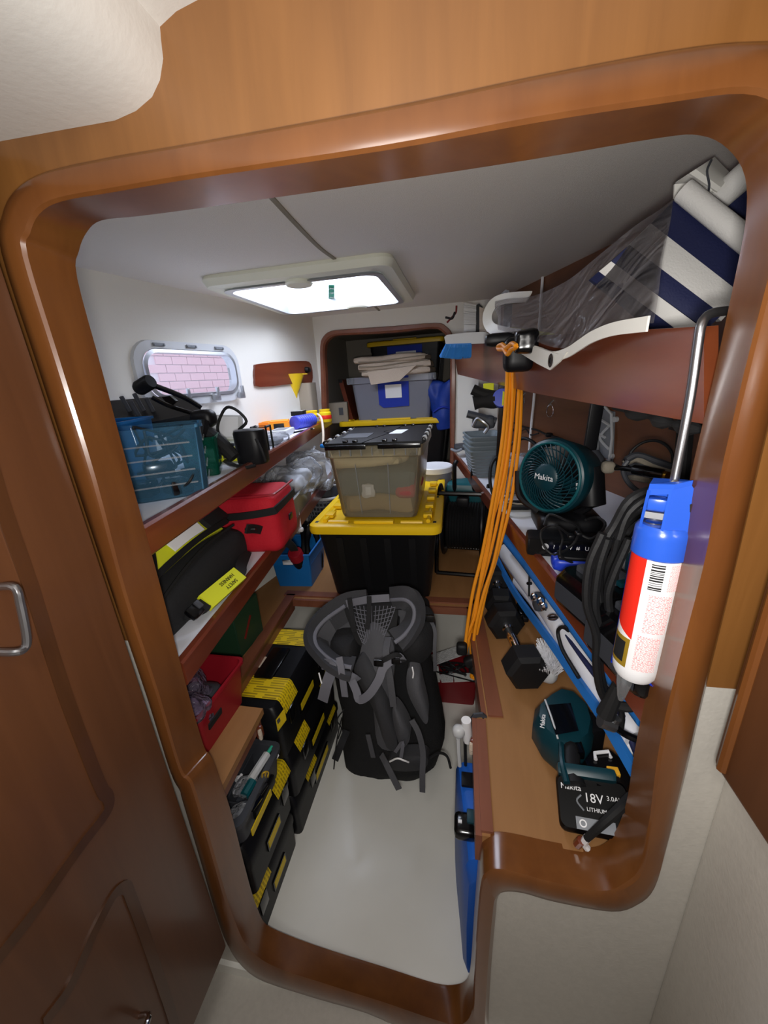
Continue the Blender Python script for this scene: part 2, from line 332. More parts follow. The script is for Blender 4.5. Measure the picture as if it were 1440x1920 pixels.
# ================================================================== THE SETTING
# --- moulding of the opening: outer foot, ridge and inner lip, sampled together
MO = [((150, 900), (176, 900), (240, 900)), ((80, 680), (108, 680), (186, 700)), ((18, 480), (46, 480), (137, 520)), ((19, 405), (50, 435), (140, 468)), ((45, 357), (68, 398), (155, 432)), ((100, 325), (110, 375), (182, 410)),
 ((220, 298), (215, 356), (250, 402)), ((350, 276), (350, 333), (350, 389)), ((720, 208), (720, 278), (720, 336)), ((1000, 150), (1000, 226), (1000, 293)), ((1250, 103), (1250, 188), (1240, 252)), ((1400, 88), (1400, 170), (1320, 247)),
 ((1500, 100), (1470, 200), (1372, 272)), ((1545, 200), (1492, 280), (1405, 325)), ((1540, 330), (1478, 400), (1406, 410)), ((1500, 500), (1448, 510), (1385, 520)), ((1460, 690), (1398, 705), (1345, 705)), ((1411, 900), (1353, 900), (1299, 900)),
 ((1372, 1067), (1322, 1067), (1272, 1045)), ((1317, 1296), (1262, 1296), (1220, 1283)), ((1284, 1440), (1236, 1420), (1192, 1420)), ((1250, 1570), (1218, 1560), (1180, 1498)), ((1226, 1650), (1203, 1632), (1165, 1548)), ((1195, 1682), (1172, 1662), (1142, 1584)), ((1145, 1695), (1130, 1676), (1105, 1596)),
 ((1040, 1678), (1035, 1659), (1030, 1584)), ((980, 1662), (975, 1642), (970, 1571)), ((948, 1662), (935, 1634), (935, 1566)), ((934, 1675), (912, 1640), (912, 1571)), ((930, 1710), (901, 1665), (899, 1598)), ((922, 1800), (893, 1760), (889, 1720)), ((917, 1880), (889, 1840), (883, 1812)),
 ((912, 1950), (884, 1905), (876, 1842)), ((890, 1985), (860, 1927), (855, 1853)), ((820, 1985), (810, 1915), (815, 1850)), ((720, 1900), (720, 1884), (720, 1820)), ((600, 1862), (600, 1846), (600, 1782)), ((520, 1838), (522, 1820), (523, 1753)), ((480, 1822), (482, 1798), (494, 1736)), ((450, 1795), (456, 1770), (480, 1708)),
 ((430, 1765), (440, 1735), (470, 1680)), ((412, 1720), (424, 1690), (455, 1625)), ((375, 1590), (388, 1565), (428, 1520)), ((346, 1490), (362, 1478), (400, 1440)), ((344, 1474), (352, 1460), (388, 1418)), ((325, 1431), (336, 1440), (378, 1402)), ((285, 1300), (294, 1300), (348, 1300)), ((225, 1119), (232, 1110), (298, 1110))]
YB, YR, YI = .46, .437, .497
outer = [ay(*a, YB) for a, b, c in MO]; ridge = [ay(*b, YR) for a, b, c in MO]; inner = [ay(*c, YI) for a, b, c in MO]
outer, ridge, inner = (cat_rom(q, 4, True) for q in (outer, ridge, inner))
rows = []
for O, R, I in zip(outer, ridge, inner):
    e1 = O.lerp(R, .08); e1.y = YB-.010; e2 = O.lerp(R, .28); e2.y = YR+.003; e3 = O.lerp(R, .6); e3.y = YR-.001; e4 = O.lerp(R, .93); e4.y = YR+.0005
    e5 = R.lerp(I, .05); e5.y = YR+.004; e6 = R.lerp(I, .12); B = I.copy(); B.y = YI+.006; Bo = I.lerp(O, .35); Bo.y = YI+.006; Bq = O.copy(); Bq.y = YI+.006
    rows.append([O, e1, e2, e3, e4, e5, e6, I, B, Bo, Bq])
g = G(); g.grid(rows, False, wrap=True); struct('trim_1', g, 'cherry_moulding', 'glossy cherry wood moulding around the stepped locker opening')
# --- bulkhead with the hole
def bulk(z0, z1, name, m, label, profile):
    loop = [Vector((p.x, 0, p.z)) for p in outer]; c = sum(loop, Vector())/len(loop); loop = [p+(c-p).normalized()*.004 for p in loop]
    b = bmesh.new(); allv = []
    for L in (profile, [(p.x, p.z) for p in loop]):
        vs = [b.verts.new((x, YB, z)) for x, z in L]; allv.append(vs)
        for i in range(len(vs)): b.edges.new((vs[i], vs[(i+1) % len(vs)]))
    bmesh.ops.triangle_fill(b, edges=b.edges[:], use_beauty=True)
    for zz, up_ in ((z0, False), (z1, True)):
        bmesh.ops.bisect_plane(b, geom=b.verts[:]+b.edges[:]+b.faces[:], plane_co=(0, 0, zz), plane_no=(0, 0, 1), clear_outer=up_, clear_inner=not up_)
    r = bmesh.ops.extrude_face_region(b, geom=b.faces[:]); bmesh.ops.translate(b, verts=[v for v in r['geom'] if isinstance(v, bmesh.types.BMVert)], vec=(0, .036, 0))
    q = G(); q.b.free(); q.b = b; return struct(name, q, m, label, smooth=False)
notch = [ay(*p, YB) for p in ((0, 265), (120, 243), (215, 226), (255, 208), (285, 182), (300, 150), (306, 110), (302, 75), (300, 50))]
PROF = [(-1.3, notch[0].z-.0)] + [(p.x, p.z) for p in notch] + [(notch[-1].x+.02, 1.703), (-.205, 1.712), (1.0, 1.80), (1.0, -.12), (-1.3, -.12)]
bulk(.965, 3, 'wall_front', 'cherry_panel', 'orange-brown cherry veneer bulkhead above and beside the opening', PROF)
bulk(-1, .965, 'wall_front_lower', 'white_gelcoat', 'speckled white gelcoat bulkhead below the bench notch', PROF)
# --- corridor in front: headliner follows the bulkhead's top line towards the viewer
prof = [(-1.3, notch[0].z)] + [(p.x, p.z) for p in notch] + [(notch[-1].x+.02, 1.703), (-.205, 1.712), (1.0, 1.80)]
g = G(); g.grid([[(x, y, z) for x, z in prof] for y in (.47, .2, -.2, -.9)]); struct('ceiling_front', g, 'front_headliner', 'cream moulded headliner with rounded drop at upper left')
g = G().box((-.15, -.22, -.06), (2.3, 1.37, .05)); struct('floor_front', g, 'white_gelcoat', 'pale floor strip in front of the opening sill')
g = G().box((.40, -.22, .44), (.09, 1.362, 1.0), bev=.012); struct('wall_right_lower', g, 'white_gelcoat', 'smooth white moulded wall below the right-hand panel')
g = G().box((.45, -.22, 1.36), (.09, 1.36, .87)); struct('wall_right_upper', g, 'cherry_door', None)
g = G().box((-.15, -.93, .85), (2.4, .04, 1.95)); struct('wall_rear', g, 'cream_headliner', 'plain wall behind the viewer')
g = G().box((-.80, -.22, .85), (.04, 1.36, 1.95)); struct('wall_left_corridor', g, 'cream_headliner', None)
# left door leaf, open, free edge near the bulkhead
def P_l(px, py): return ax(px, py, -.52)
d1 = thing('door_1', 'tall cherry wood door leaf standing open at left with grooved panels', None, (-.52, .43, .1), kind='structure')
zb = P_l(418, 1790).z; yb = .424
g = G().box((-.535, yb-.33, (zb+1.66)/2), (.03, .66, 1.66-zb), bev=.004); g.to('panel', 'cherry_door', d1, world=True)
def groove(pts, w=.017, closed=False, nm='groove', m='groove_shade_wood'):
    q = [P_l(*p)+Vector((.0005, 0, 0)) for p in pts]; G().ribbon(q, w, .003, nrm=(1, 0, 0), k=3, closed=closed).to(nm, m, d1, world=True)
groove([(-40, 800), (0, 940), (60, 1110), (120, 1300), (185, 1470), (200, 1492), (203, 1512), (190, 1535), (140, 1600), (70, 1700), (0, 1790), (-60, 1870)])
groove([(80, 1920), (130, 1850), (170, 1760), (205, 1690), (222, 1668), (236, 1664), (243, 1680), (262, 1730), (290, 1810), (320, 1900), (330, 1940)], nm='groove')
q = [P_l(-6, 1100)+Vector((.0, 0, 0)), P_l(-6, 1100)+Vector((.026, 0, 0)), P_l(2, 1130)+Vector((.028, 0, 0)), P_l(14, 1190)+Vector((.028, 0, 0)), P_l(12, 1212)+Vector((.027, 0, 0)), P_l(-6, 1220)+Vector((.026, 0, 0)), P_l(-20, 1222)+Vector((.0, 0, 0))]
G().tube(q, .0045, 10).to('handle', 'steel', d1, world=True)
k0 = P_l(262, 1905); G().tube([k0, k0+Vector((.02, 0, .012)), k0+Vector((.028, -.012, .018)), k0+Vector((.028, -.03, .012)), k0+Vector((.02, -.045, -.01)), k0+Vector((0, -.05, -.02))], .0045, 10).to('knob', 'chrome', d1, world=True)
# right door panel
d2 = thing('door_2', 'cherry wood door panel at the right edge beside the moulding', None, (.33, .2, .89), kind='structure')
G().box((.322, -.05, 1.32), (.034, .93, .86), bev=.006).to('panel', 'cherry_door', d2, world=True)
G().tube([(.304, .398, .90), (.304, .398, 1.7)], .006, 8, k=1).to('edge_bead', 'cherry_moulding', d2, world=True)
# --- inside: shell of the locker
YE = 2.5
lp = [(-1.325, .45), (-1.17, 1.18), (-.905, 2.52)]            # left wall plan
g = G()
rowsW = []
for x, y in [(-1.33, .50), (-1.17, 1.18), (-1.04, 1.80), (-.895, YE+.02)]:
    k = (y-.5)/2.0
    rowsW.append([(x, y, 1.76), (x+.0, y, 1.2), (x+.03, y, .95), (x+.14, y, .7), (x+.30, y, .5), (x+.36, y, -.02)])
w0 = 1.78
# port cut: build the wall as strips around the window hole
WP = (Vector((-1.17, 1.18, 0)), Vector((.27, 1.3, 0)).normalized())
WN = Vector((WP[1].y, -WP[1].x, 0))
def wl(px, py, off=0): return apl(px, py, WP[0]+WN*off, WN)
def wpt(s, z, off=0): return WP[0]+WP[1]*s+WN*off+Vector((0, 0, z))
ws = [(wl(*p)-WP[0]).dot(WP[1]) for p in ((262, 700), (440, 700))]; wz = (wl(435, 742).z, wl(440, 660).z)
s0, s1, z0, z1 = ws[0]+.01, ws[1]-.01, wz[0]+.012, wz[1]-.008
sE0, sE1 = -.70, 1.41
def strip(sa, sb, za, zb): g.slab([wpt(sa, za), wpt(sb, za), wpt(sb, zb), wpt(sa, zb)], WN*-.03)
strip(sE0, s0, .9, 1.76); strip(s1, sE1, .9, 1.76); strip(s0, s1, z1, 1.76); strip(s0, s1, .9, z0)
rws = []
for s in (sE0, 0, .7, sE1):
    rws.append([wpt(s, .9, 0), wpt(s, .8, .03), wpt(s, .7, .12), wpt(s, .58, .28), wpt(s, .45, .42), wpt(s, -.02, .47)])
g.grid(rws); struct('wall_left', g, 'white_wall', 'white hull side with rounded port window above the shelves')
# ceiling with hatch opening
hx0, hx1, hy0, hy1 = -.90, -.25, 1.46, 2.12
g = G()
for a, b, c, d in ((-1.4, hx0, .48, YE+.03), (hx1, 1.3, .48, YE+.03), (hx0, hx1, .48, hy0), (hx0, hx1, hy1, YE+.03)):
    g.box(((a+b)/2, (c+d)/2, 1.775), (b-a, d-c, .05))
struct('ceiling', g, 'cream_headliner', 'grey-cream fabric headliner with a seam and a skylight hatch')
g = G(); g.ribbon([az(500, 360, 1.7485), az(560, 425, 1.7485), az(600, 465, 1.7485), az(630, 487, 1.7485)], .012, .004, nrm=(0, 0, 1)); struct('trim_3', g, 'rope_grey', 'seam strip across the headliner in front of the hatch')
g = G(); g.ribbon([az(690, 562, 1.7485), az(716, 587, 1.7485)], .012, .004, nrm=(0, 0, 1)); struct('trim_4', g, 'rope_grey', 'seam strip across the headliner behind the hatch')
# hatch
ht = thing('window_1', 'square skylight hatch with cream frame and bright pane in the ceiling', None, (-.57, 1.79, 1.75), kind='structure')
hq = [az(375, 512, 1.748), az(735, 487, 1.748), az(757, 552, 1.748), az(520, 580, 1.748)]
cx, cy = -.575, 1.79
def hring(w, d, z, r=.05): return [(cx+x, cy+y, z) for x, y in rrect(w, d, r, 5)]
g = G(); g.grid([hring(.70, .72, 1.75), hring(.71, .73, 1.738), hring(.69, .71, 1.716), hring(.62, .63, 1.712), hring(.585, .60, 1.722), hring(.58, .59, 1.80)], True); g.to('hatch_frame', 'hatch_frame', ht, world=True)
g = G(); g.grid([hring(.605, .62, 1.711), hring(.61, .625, 1.706), hring(.565, .58, 1.706), hring(.56, .575, 1.79)], True); g.to('aluminium_rim', 'aluminium', ht, world=True)
G().box((cx, cy, 1.765), (.562, .577, .008)).to('pane', 'acrylic', ht, world=True)
for yy in (hy0+.045, hy1-.05):
    g = G(); g.lathe([(.0, 0), (.045, 0), (.05, .006), (.05, .014)], xf((cx+(.0 if yy < 1.7 else .07), yy, 1.700)), 20); g.to('air_vent', 'hatch_frame', ht, world=True)
sg = thing('exit_sticker', 'small mint green arrow sticker on the skylight pane', 'sticker', (-.62, 1.95, 1.7595))
sq = [az(x, y, 1.7595) for x, y in ((616, 534), (627, 534), (627, 561), (616, 561))]
G().slab(sq, (0, 0, -.001)).to('sheet', 'mint', sg, world=True)
sx_ = (sq[1]-sq[0]).normalized(); 
for k, s in enumerate(('X', '\u2191', 'X')):
    c = sq[0].lerp(sq[2], .5).lerp((sq[0]+sq[1])/2, .62*(1-k)); text('mark', s, .034, 'white_plastic', sg, frame(c+Vector((0, 0, -.003)), (0, 0, -1), sx_))
# port window
pt = thing('window_2', 'rounded grey port window with clamp dogs on the left hull side', None, wpt((s0+s1)/2, (z0+z1)/2), kind='structure')
cs, cz = (s0+s1)/2, (z0+z1)/2; WM = Matrix(((WP[1].x, 0, WN.x, 0), (WP[1].y, 0, WN.y, 0), (0, 1, 0, 0), (0, 0, 0, 1))); WM.translation = wpt(cs, cz)
pw, ph = s1-s0, z1-z0
def pr(w, h, z, r=.06): return [WM @ Vector((x, y, z)) for x, y in rrect(w, h, r, 6)]
G().grid([pr(pw+.07, ph+.07, -.002, .085), pr(pw+.065, ph+.065, .014, .085), pr(pw+.01, ph+.01, .018, .07), pr(pw, ph, .01, .06), pr(pw, ph, -.03, .06)], True).to('port_frame', 'light_grey_plastic', pt, world=True)
G().grid([pr(pw+.004, ph+.004, .024, .06), pr(pw-.02, ph-.02, .026, .055), pr(pw-.025, ph-.025, -.005, .05)], True).to('sash', 'aluminium', pt, world=True)
G().box((0, 0, -.008), (pw, ph, .004), WM).to('pane', 'acrylic', pt, world=True)
for k in range(3):
    q = wpt(cs-pw*.18+k*.155, z0-.012, .03); G().box((0, 0, 0), (.035, .03, .02), WM.to_3x3().to_4x4().normalized() if False else Matrix.Translation(q) @ WM.to_3x3().to_4x4(), bev=.005).box((.004, .022, .008), (.013, .042, .012), Matrix.Translation(q) @ WM.to_3x3().to_4x4(), bev=.004).to('clamp_dog', 'aluminium', pt, world=True)
    G().box((-.02+k*.15-.13, ph/2+.018, .02), (.05, .012, .005), WM, bev=.002).box((-.02+k*.15-.15, ph/2+.016, .024), (.006, .006, .004), WM).box((-.02+k*.15-.11, ph/2+.016, .024), (.006, .006, .004), WM).to('hinge', 'dark_grey_plastic' if False else 'grey_plastic', pt, world=True)
# what the port looks out on
ob = thing('neighbour_wall', 'pink brick wall with a pale post seen through the port window', 'wall', wpt(.5, 1.2, -1.2), kind='structure')
g = G(); oy = -1.1
G().slab([wpt(.3, .4, oy), wpt(2.6, .4, oy), wpt(2.6, 3, oy), wpt(.3, 3, oy)], WN*-.05).to('white_render', 'white_outdoor', ob, world=True)
cnt = 0
for r_ in range(16):
    for c_ in range(9):
        a = 1.02+c_*.13+(.06 if r_ % 2 else 0); b = .95+r_*.055
        G().slab([wpt(a, b, oy+.012), wpt(a+.124, b, oy+.012), wpt(a+.124, b+.050, oy+.012), wpt(a, b+.050, oy+.012)], WN*-.02).to('brick', 'brick_outdoor', ob, world=True, smooth=False)
pan = thing('shade_panel', 'purple-blue panel seen through the near half of the port window', 'panel', wpt(-.1, .9, -1.0))
G().slab([wpt(.42, 1.40, -.9), wpt(.75, 1.40, -.9), wpt(.69, 1.66, -.9), wpt(.42, 1.72, -.9)], WN*-.04).to('sheet', 'purple_outdoor', pan, world=True)
# wood plaque on the hull side
a = [wl(*p, .0) for p in ((475, 690), (485, 682), (560, 677), (580, 683), (582, 718), (560, 718), (485, 726), (475, 712))]
pl = thing('oval_wood_plate', 'long rounded cherry wood plate fixed to the left hull side', 'panel', a[3])
aa = cat_rom(a, 3, True); G().slab(aa, WN*.012).to('plate', 'shelf_edge_wood', pl, world=True)
# far bulkhead with arched opening
def back():
    arch = [ay(*p, YE) for p in ((625, 1000), (607, 800), (603, 700), (602, 650), (608, 632), (622, 622), (650, 619), (740, 613), (815, 607), (835, 613), (848, 632), (853, 680), (851, 850), (845, 890), (830, 900), (800, 905), (640, 1000))]
    arch = [(p.x, p.z) for p in cat_rom(arch, 3, True)]
    b = bmesh.new()
    for L in ([(-1.35, 1.78), (1.0, 1.78), (1.0, -.1), (-1.35, -.1)], arch):
        vs = [b.verts.new((x, YE, z)) for x, z in L]
        for i in range(len(vs)): b.edges.new((vs[i], vs[(i+1) % len(vs)]))
    bmesh.ops.triangle_fill(b, edges=b.edges[:], use_beauty=True)
    r = bmesh.ops.extrude_face_region(b, geom=b.faces[:]); bmesh.ops.translate(b, verts=[v for v in r['geom'] if isinstance(v, bmesh.types.BMVert)], vec=(0, .03, 0))
    q = G(); q.b.free(); q.b = b; struct('wall_back', q, 'white_wall', 'white far bulkhead with a rounded opening', smooth=False)
    c = Vector((sum(x for x, z in arch)/len(arch), 0, sum(z for x, z in arch)/len(arch))); rows = []
    for x, z in arch:
        p = Vector((x, YE, z)); dd = (Vector((c.x, YE, c.z))-p).normalized()
        rows.append([p-dd*.006+Vector((0, -.002, 0)), p+Vector((0, -.016, 0)), p+dd*.02+Vector((0, -.016, 0)), p+dd*.03+Vector((0, -.004, 0)), p+dd*.03+Vector((0, .04, 0))])
    struct('trim_2', G().grid(rows, False, wrap=True), 'bench_trim_wood', 'brown wood moulding around the far locker opening')
back()
g = G(); g.box((-.62, 3.0, 1.2), (.02, .98, 1.3), xf((-.35, 0, 0))); g.box((.08, 3.0, 1.2), (.02, .98, 1.3)); g.box((-.4, 3.46, 1.2), (1.4, .02, 1.3)); g.box((-.4, 3.0, 1.70), (1.4, .95, .02)); g.box((-.4, 3.0, .545), (1.4, .95, .03))
struct('wall_far_locker', g, 'locker_lining', 'dim grey lining of the far locker')
# right hull side
rp0, rd = Vector((.275, .51, 0)), Vector((-.315, 1.89, 0)).normalized(); rn = Vector((-rd.y, rd.x, 0))
def rpl(px, py, off=0): return apl(px, py, rp0-rn*off, rn)       # off metres outboard of the shelf fascia
def rw(y, z, off=0): t = (y-rp0.y)/rd.y; q = rp0+rd*t-rn*off; return Vector((q.x, q.y, z))
g = G()
cr = [az(910, 570, 1.76), az(1250, 400, 1.76)]
A, B = cr[0]+(cr[0]-cr[1]).normalized()*.0, cr[1]+(cr[1]-cr[0])*1.0
Bn = Vector((B.x, B.y, 0)); An = Vector((A.x, A.y, 0))
A = An.lerp(Bn, 0); dirw = (Bn-An).normalized(); nw = Vector((dirw.y, -dirw.x, 0)); nw = nw if nw.x > 0 else -nw
pe = An-dirw*.35; pnr = An+dirw*2.6
g.slab([Vector((pe.x, pe.y, .82)), Vector((pnr.x, pnr.y, .80)), Vector((pnr.x, pnr.y, 1.77)), Vector((pe.x, pe.y, 1.77))], nw*.02)
struct('wall_right', g, 'back_panel_wood', 'brown wood lining behind the right-hand shelves', smooth=False)
def wr(px, py, off=0): return apl(px, py, An-nw*off, nw)
g = G(); g.slab([Vector((pe.x+.0, pe.y, -.03)), Vector((pnr.x, pnr.y, -.03)), Vector((pnr.x, pnr.y, .80)), Vector((pe.x, pe.y, .80))], nw*.02); struct('wall_right_inner_lower', g, 'white_wall', None, smooth=False)
# far white bit of the right side, by the opening
g = G(); g.slab([ay(858, 700, 2.49), ay(897, 712, 2.44), ay(897, 860, 2.44), ay(858, 860, 2.49)], (0, .02, 0)); struct('trim_5', g, 'white_wall', 'white panel end beside the far opening')
# floor
g = G().box((-.3, 1.05, -.02), (1.8, 1.2, .04)); struct('floor', g, 'floor_paint', 'glossy off-white painted cabin sole')
g = G().box((-.3, 1.64, .27), (2.0, .03, .56)); struct('wall_under_bench', g, 'white_wall', 'white riser under the far bench')
# --- benches: one U-shaped top
ZB = .56
bt = thing('bench', 'U-shaped varnished plywood bench top around the floor well', 'bench', (-.3, 1.3, ZB))
T_ = .018
def top_piece(pts, m, nm): G().slab([(x, y, ZB) for x, y in pts], (0, 0, -T_)).to(nm, m, bt, world=True, smooth=False)
eL = [(-.655, 1.25), (-.622, .72), (-.525, .715), (-.512, .50)]
eR = [(.033, 1.25), (.064, .765), (.040, .758), (.040, .495)]
top_piece([eL[0], eL[1], (-1.3, .72), (-1.2, 1.25)], 'bench_ply', 'left_board')
top_piece([(-.512, .717), (-.499, .50), (-1.3, .50), (-1.3, .722)], 'bench_ply', 'near_ledge')
top_piece([eR[0], eR[1], eR[2], eR[3], (.75, .495), (.75, .8), (.5, 1.25)], 'bench_ply', 'right_board')
top_piece([(-.68, 1.25), (.05, 1.25), (.6, 1.25), (.3, 2.49), (-1.1, 2.49), (-1.2, 1.25)], 'bench_ply', 'rear_board')
def tr(P, w=.035, nm='edge_trim'): G().ribbon([Vector((x, y, ZB+.002)) for x, y in P], w, .008, nrm=(0, 0, 1), k=1).to(nm, 'bench_trim_wood', bt, world=True, smooth=False)
tr([(-.672, 1.27), (-.64, .73)]); tr([(-.70, 1.278), (.085, 1.28)]); tr([(.052, 1.29), (.085, .765)])
tr([(.049, .75), (.049, .50)], .022)
def drop(a, b, h=.05): G().slab([(a[0], a[1], ZB-.001), (b[0], b[1], ZB-.001), (b[0], b[1], ZB-h), (a[0], a[1], ZB-h)], (0, .0, 0) if False else ((Vector((b[0]-a[0], b[1]-a[1], 0)).normalized().cross(Vector((0, 0, 1))))*.012)).to('front_edge', 'bench_trim_wood', bt, world=True, smooth=False)
drop(eL[0], eL[1]); drop(eL[2], eL[3], .06); drop((-.68, 1.2505), (.05, 1.2505), .03); drop(eR[0], eR[1]); drop(eR[2], eR[3], .07); drop((-.62, .717), (-.525, .715), .06)
G().slab([(-.735, .50, ZB-T_), (-.755, 1.62, ZB-T_), (-.755, 1.62, 0), (-.735, .50, 0)], (-.02, 0, 0)).to('left_riser', 'white_wall', bt, world=True)
G().slab([(.075, .50, ZB-T_), (.06, 1.62, ZB-T_), (.06, 1.62, 0), (.075, .50, 0)], (.02, 0, 0)).to('right_riser', 'white_wall', bt, world=True)
# turn catches on the ledge ends
for i, (px, py, lab) in enumerate(((487, 1372, 'small wooden turn catch on the left ledge end'), (888, 1398, 'small wooden turn catch below the right bench corner'))):
    c = ay(px, py, .70); o = thing('wood_catch', lab, 'catch', c)
    G().soft((0, 0, 0), (.018, .02, .038), .007, n=3).to('block', 'shelf_edge_wood', o); G().soft((.006 if not i else -.006, -.008, 0), (.01, .01, .034), .004, n=3).to('worn_edge', 'towel', o)
# --- shelves
def shelf(nm, lab, A, Bp, wallA, wallB, h=.045, th=.02):
    A, Bp, wallA, wallB = map(Vector, (A, Bp, wallA, wallB)); t = thing(nm, lab, 'shelf', A)
    G().slab([A, Bp, wallB, wallA], (0, 0, -th)).to('board', 'white_laminate', t, world=True, smooth=False)
    d = (Bp-A).normalized(); inn = Vector((0, 0, 1)).cross(d); inn = inn if inn.dot(wallA-A) > 0 else -inn
    up_ = Vector((0, 0, 1))
    sec = lambda P: [P-inn*.012+up_*.004, P-inn*.008+up_*.009, P+inn*.004+up_*.009, P+inn*.006+up_*.001, P+inn*.006-up_*(h-.003), P-inn*.009-up_*h, P-inn*.012-up_*(h-.004)]
    G().loft([sec(A), sec(Bp)]).to('front_edge', 'shelf_edge_wood', t, world=True)
    return t
ZU, ZM, ZR = 1.15, .87, .90
uA, uB = az(267, 992, ZU), az(606, 790, ZU)
shelf('upper_shelf', 'long white upper shelf with red-brown front edge on the left side', uA+(uA-uB)*.006, uB+(uB-uA).normalized()*(2.49-uB.y), wpt(-.68, ZU, .0), wpt(1.35, ZU, .0))
mA, mB = az(337, 1244, ZM), az(604, 909, ZM)
shelf('lower_shelf', 'white lower shelf with red-brown front edge under the upper left shelf', mA+(mA-mB)*.006, mB+(mB-mA).normalized()*(2.49-mB.y), wpt(-.68, ZM, .02), wpt(1.35, ZM, .02))
rA, rB = Vector((.276, .505, ZR-.005)), ay(854, 851, 2.3)
shelf('right_shelf', 'white shelf with red-brown front edge along the right side', rA, rB, (1.0, .505, ZR-.005), (.36, 2.3, rB.z))
uq = [rpl(*p) for p in ((1320, 612), (905, 635), (850, 650), (858, 702), (1000, 737), (1320, 795))]
f = thing('fascia_shelf', 'deep glossy red-brown fascia board of the upper right shelf', 'shelf', uq[0])
G().slab(uq, -rn*.016).to('fascia', 'fascia_wood', f, world=True, smooth=False)
G().slab([rw(.52, 1.33, .01), rw(2.3, 1.40, .01), (.30, 2.3, 1.40), (.95, .52, 1.33)], (0, 0, -.02)).to('board', 'back_panel_wood', f, world=True, smooth=False)
# ================================================================== THINGS ON THE UPPER LEFT SHELF
RZ = .16
def V(*a): return Vector(a)
def hang(P, *a): return [V(*p) for p in P]
# blue crate
t = thing('plastic_crate', 'blue open plastic crate behind the clear bin on the upper left shelf', 'crate', (-.865, .80, ZU), .35)
crate_shell(G(), .20, .20, .158).to('body', 'blue_plastic', t)
t = thing('storage_bin', 'clear bluish plastic bin of black adapters nearest on the upper shelf', 'bin', (-.640, .735, ZU), .62)
crate_shell(G(), .175, .15, .148, t=.002, tw=.88, r=.03).to('body', 'clear_blue', t)
g = G()
for k in range(4):
    z = .03+.028*k; w = .162+.01*k/4
    g.ribbon([(w/2+.001, -.05, z), (w/2+.004, .05, z)], .004, .002, nrm=(1, 0, 0), k=1); g.ribbon([(-.06, -.070-.003*k/3, z), (.06, -.070-.003*k/3, z)], .003, .002, nrm=(0, -1, 0), k=1)
g.to('rib_lines', 'clear_organizer', t)
t = thing('storage_bin', 'small sea-green translucent bin behind the clear bin on the upper shelf', 'bin', (-.685, .925, ZU), .5)
crate_shell(G(), .09, .12, .10, t=.002, tw=.9, r=.015).to('body', 'clear_green', t)
random.seed(3)
ad0 = None
for k, (dx, dy, dz, r_, lab) in enumerate(((-.03, -.05, 0, .3, 'square black adapter low in the near corner of the clear bin'), (.035, -.02, 0, -.5, 'black adapter against the aisle side of the clear bin'), (.0, .055, 0, 1.1, 'black adapter at the far end of the clear bin'), (-.01, -.01, .034, .8, 'black adapter lying on top of the others in the clear bin'))):
    o = thing('power_adapter', lab, 'adapter', (-.640+dx, .735+dy, ZU+.005+dz), r_, 'adapters in the clear bin')
    G().box((0, 0, .016), (.058, .045, .032), bev=.006).to('body', 'black_gloss', o); G().box((0, .023, .016), (.03, .003, .02), bev=.001).to('plug_face', 'dark_grey_plastic', o); G().tube([(.028, 0, .016), (.045, .01, .03), (.03, .03, .05), (-.01, .02, .045)], .003, 6).to('lead', 'black_rubber', o)
t = thing('cable_tangle', 'thin black lead curling up inside the clear bin', 'cable', (-.60, .70, ZU+.03))
for s_ in range(3):
    random.seed(20+s_); q = [V(-.64+random.uniform(-.05, .05), .735+random.uniform(-.045, .045), ZU+.06+random.uniform(0, .085)) for _ in range(9)]
    G().tube(q, .0028, 6).to('lead', 'black_rubber', t, world=True)
# black mounting plate with handle bar
t = thing('mounting_plate', 'black flat mounting plate with four bolt holes lying across the blue crate', 'plate', ay(300, 775, .98))
q = [ay(196, 752, 1.06), ay(345, 740, 1.10), ay(382, 772, 1.0), ay(225, 803, .92)]
G().slab(q, (0, 0, -.014)).to('plate', 'black_plastic', t, world=True)
q2 = [p+V(0, 0, -.015) for p in q]; G().slab([q2[0].lerp(q2[2], .08), q2[1].lerp(q2[3], .08), q2[2].lerp(q2[0], .04), q2[3].lerp(q2[1], .04)], (0, 0, -.025)).to('under_frame', 'black_matte', t, world=True)
for px, py in ((238, 762), (262, 757), (255, 770), (284, 765)):
    G().lathe([(.006, -.03), (.006, .03)], frame(ay(px, py, .97 if py > 765 else 1.0), (q[1]-q[0]).cross(q[3]-q[0])*-1), 10).to('bolt_hole', 'dark_grey_plastic', t, world=True)
t = thing('slotted_clamp', 'black slotted clamp arm with round end knob slanting above the mounting plate', 'clamp', ay(380, 790, .98))
a, b = ay(268, 722, .93), ay(378, 768, 1.0)
G().tube([ay(262, 714, .93), ay(300, 727, .95), ay(345, 745, .98), ay(378, 764, 1.0)], .007, 8).tube([ay(285, 745, .93), ay(315, 760, .95), ay(345, 770, .98), ay(372, 778, 1.0)], .006, 8).to('rails', 'black_gloss', t, world=True)
G().lathe([(.0, -.026), (.016, -.026), (.019, -.02), (.019, .02), (.016, .026), (0, .026)], frame(ay(271, 722, .93), (1, -.1, .35)), 16).to('knob', 'black_plastic', t, world=True)
G().slab([ay(*p, .97) for p in ((303, 745), (318, 742), (330, 752), (318, 762))], (0, .01, 0)).to('web', 'black_gloss', t, world=True)
G().soft((0, 0, 0), (.07, .05, .05), .02, Matrix.Translation(ay(382, 785, 1.0)), n=4).to('pivot', 'black_plastic', t, world=True)
G().tube([ay(382, 790, .98), ay(378, 815, .96), ay(372, 842, .95)], .016, 8).to('stem', 'black_plastic', t, world=True)
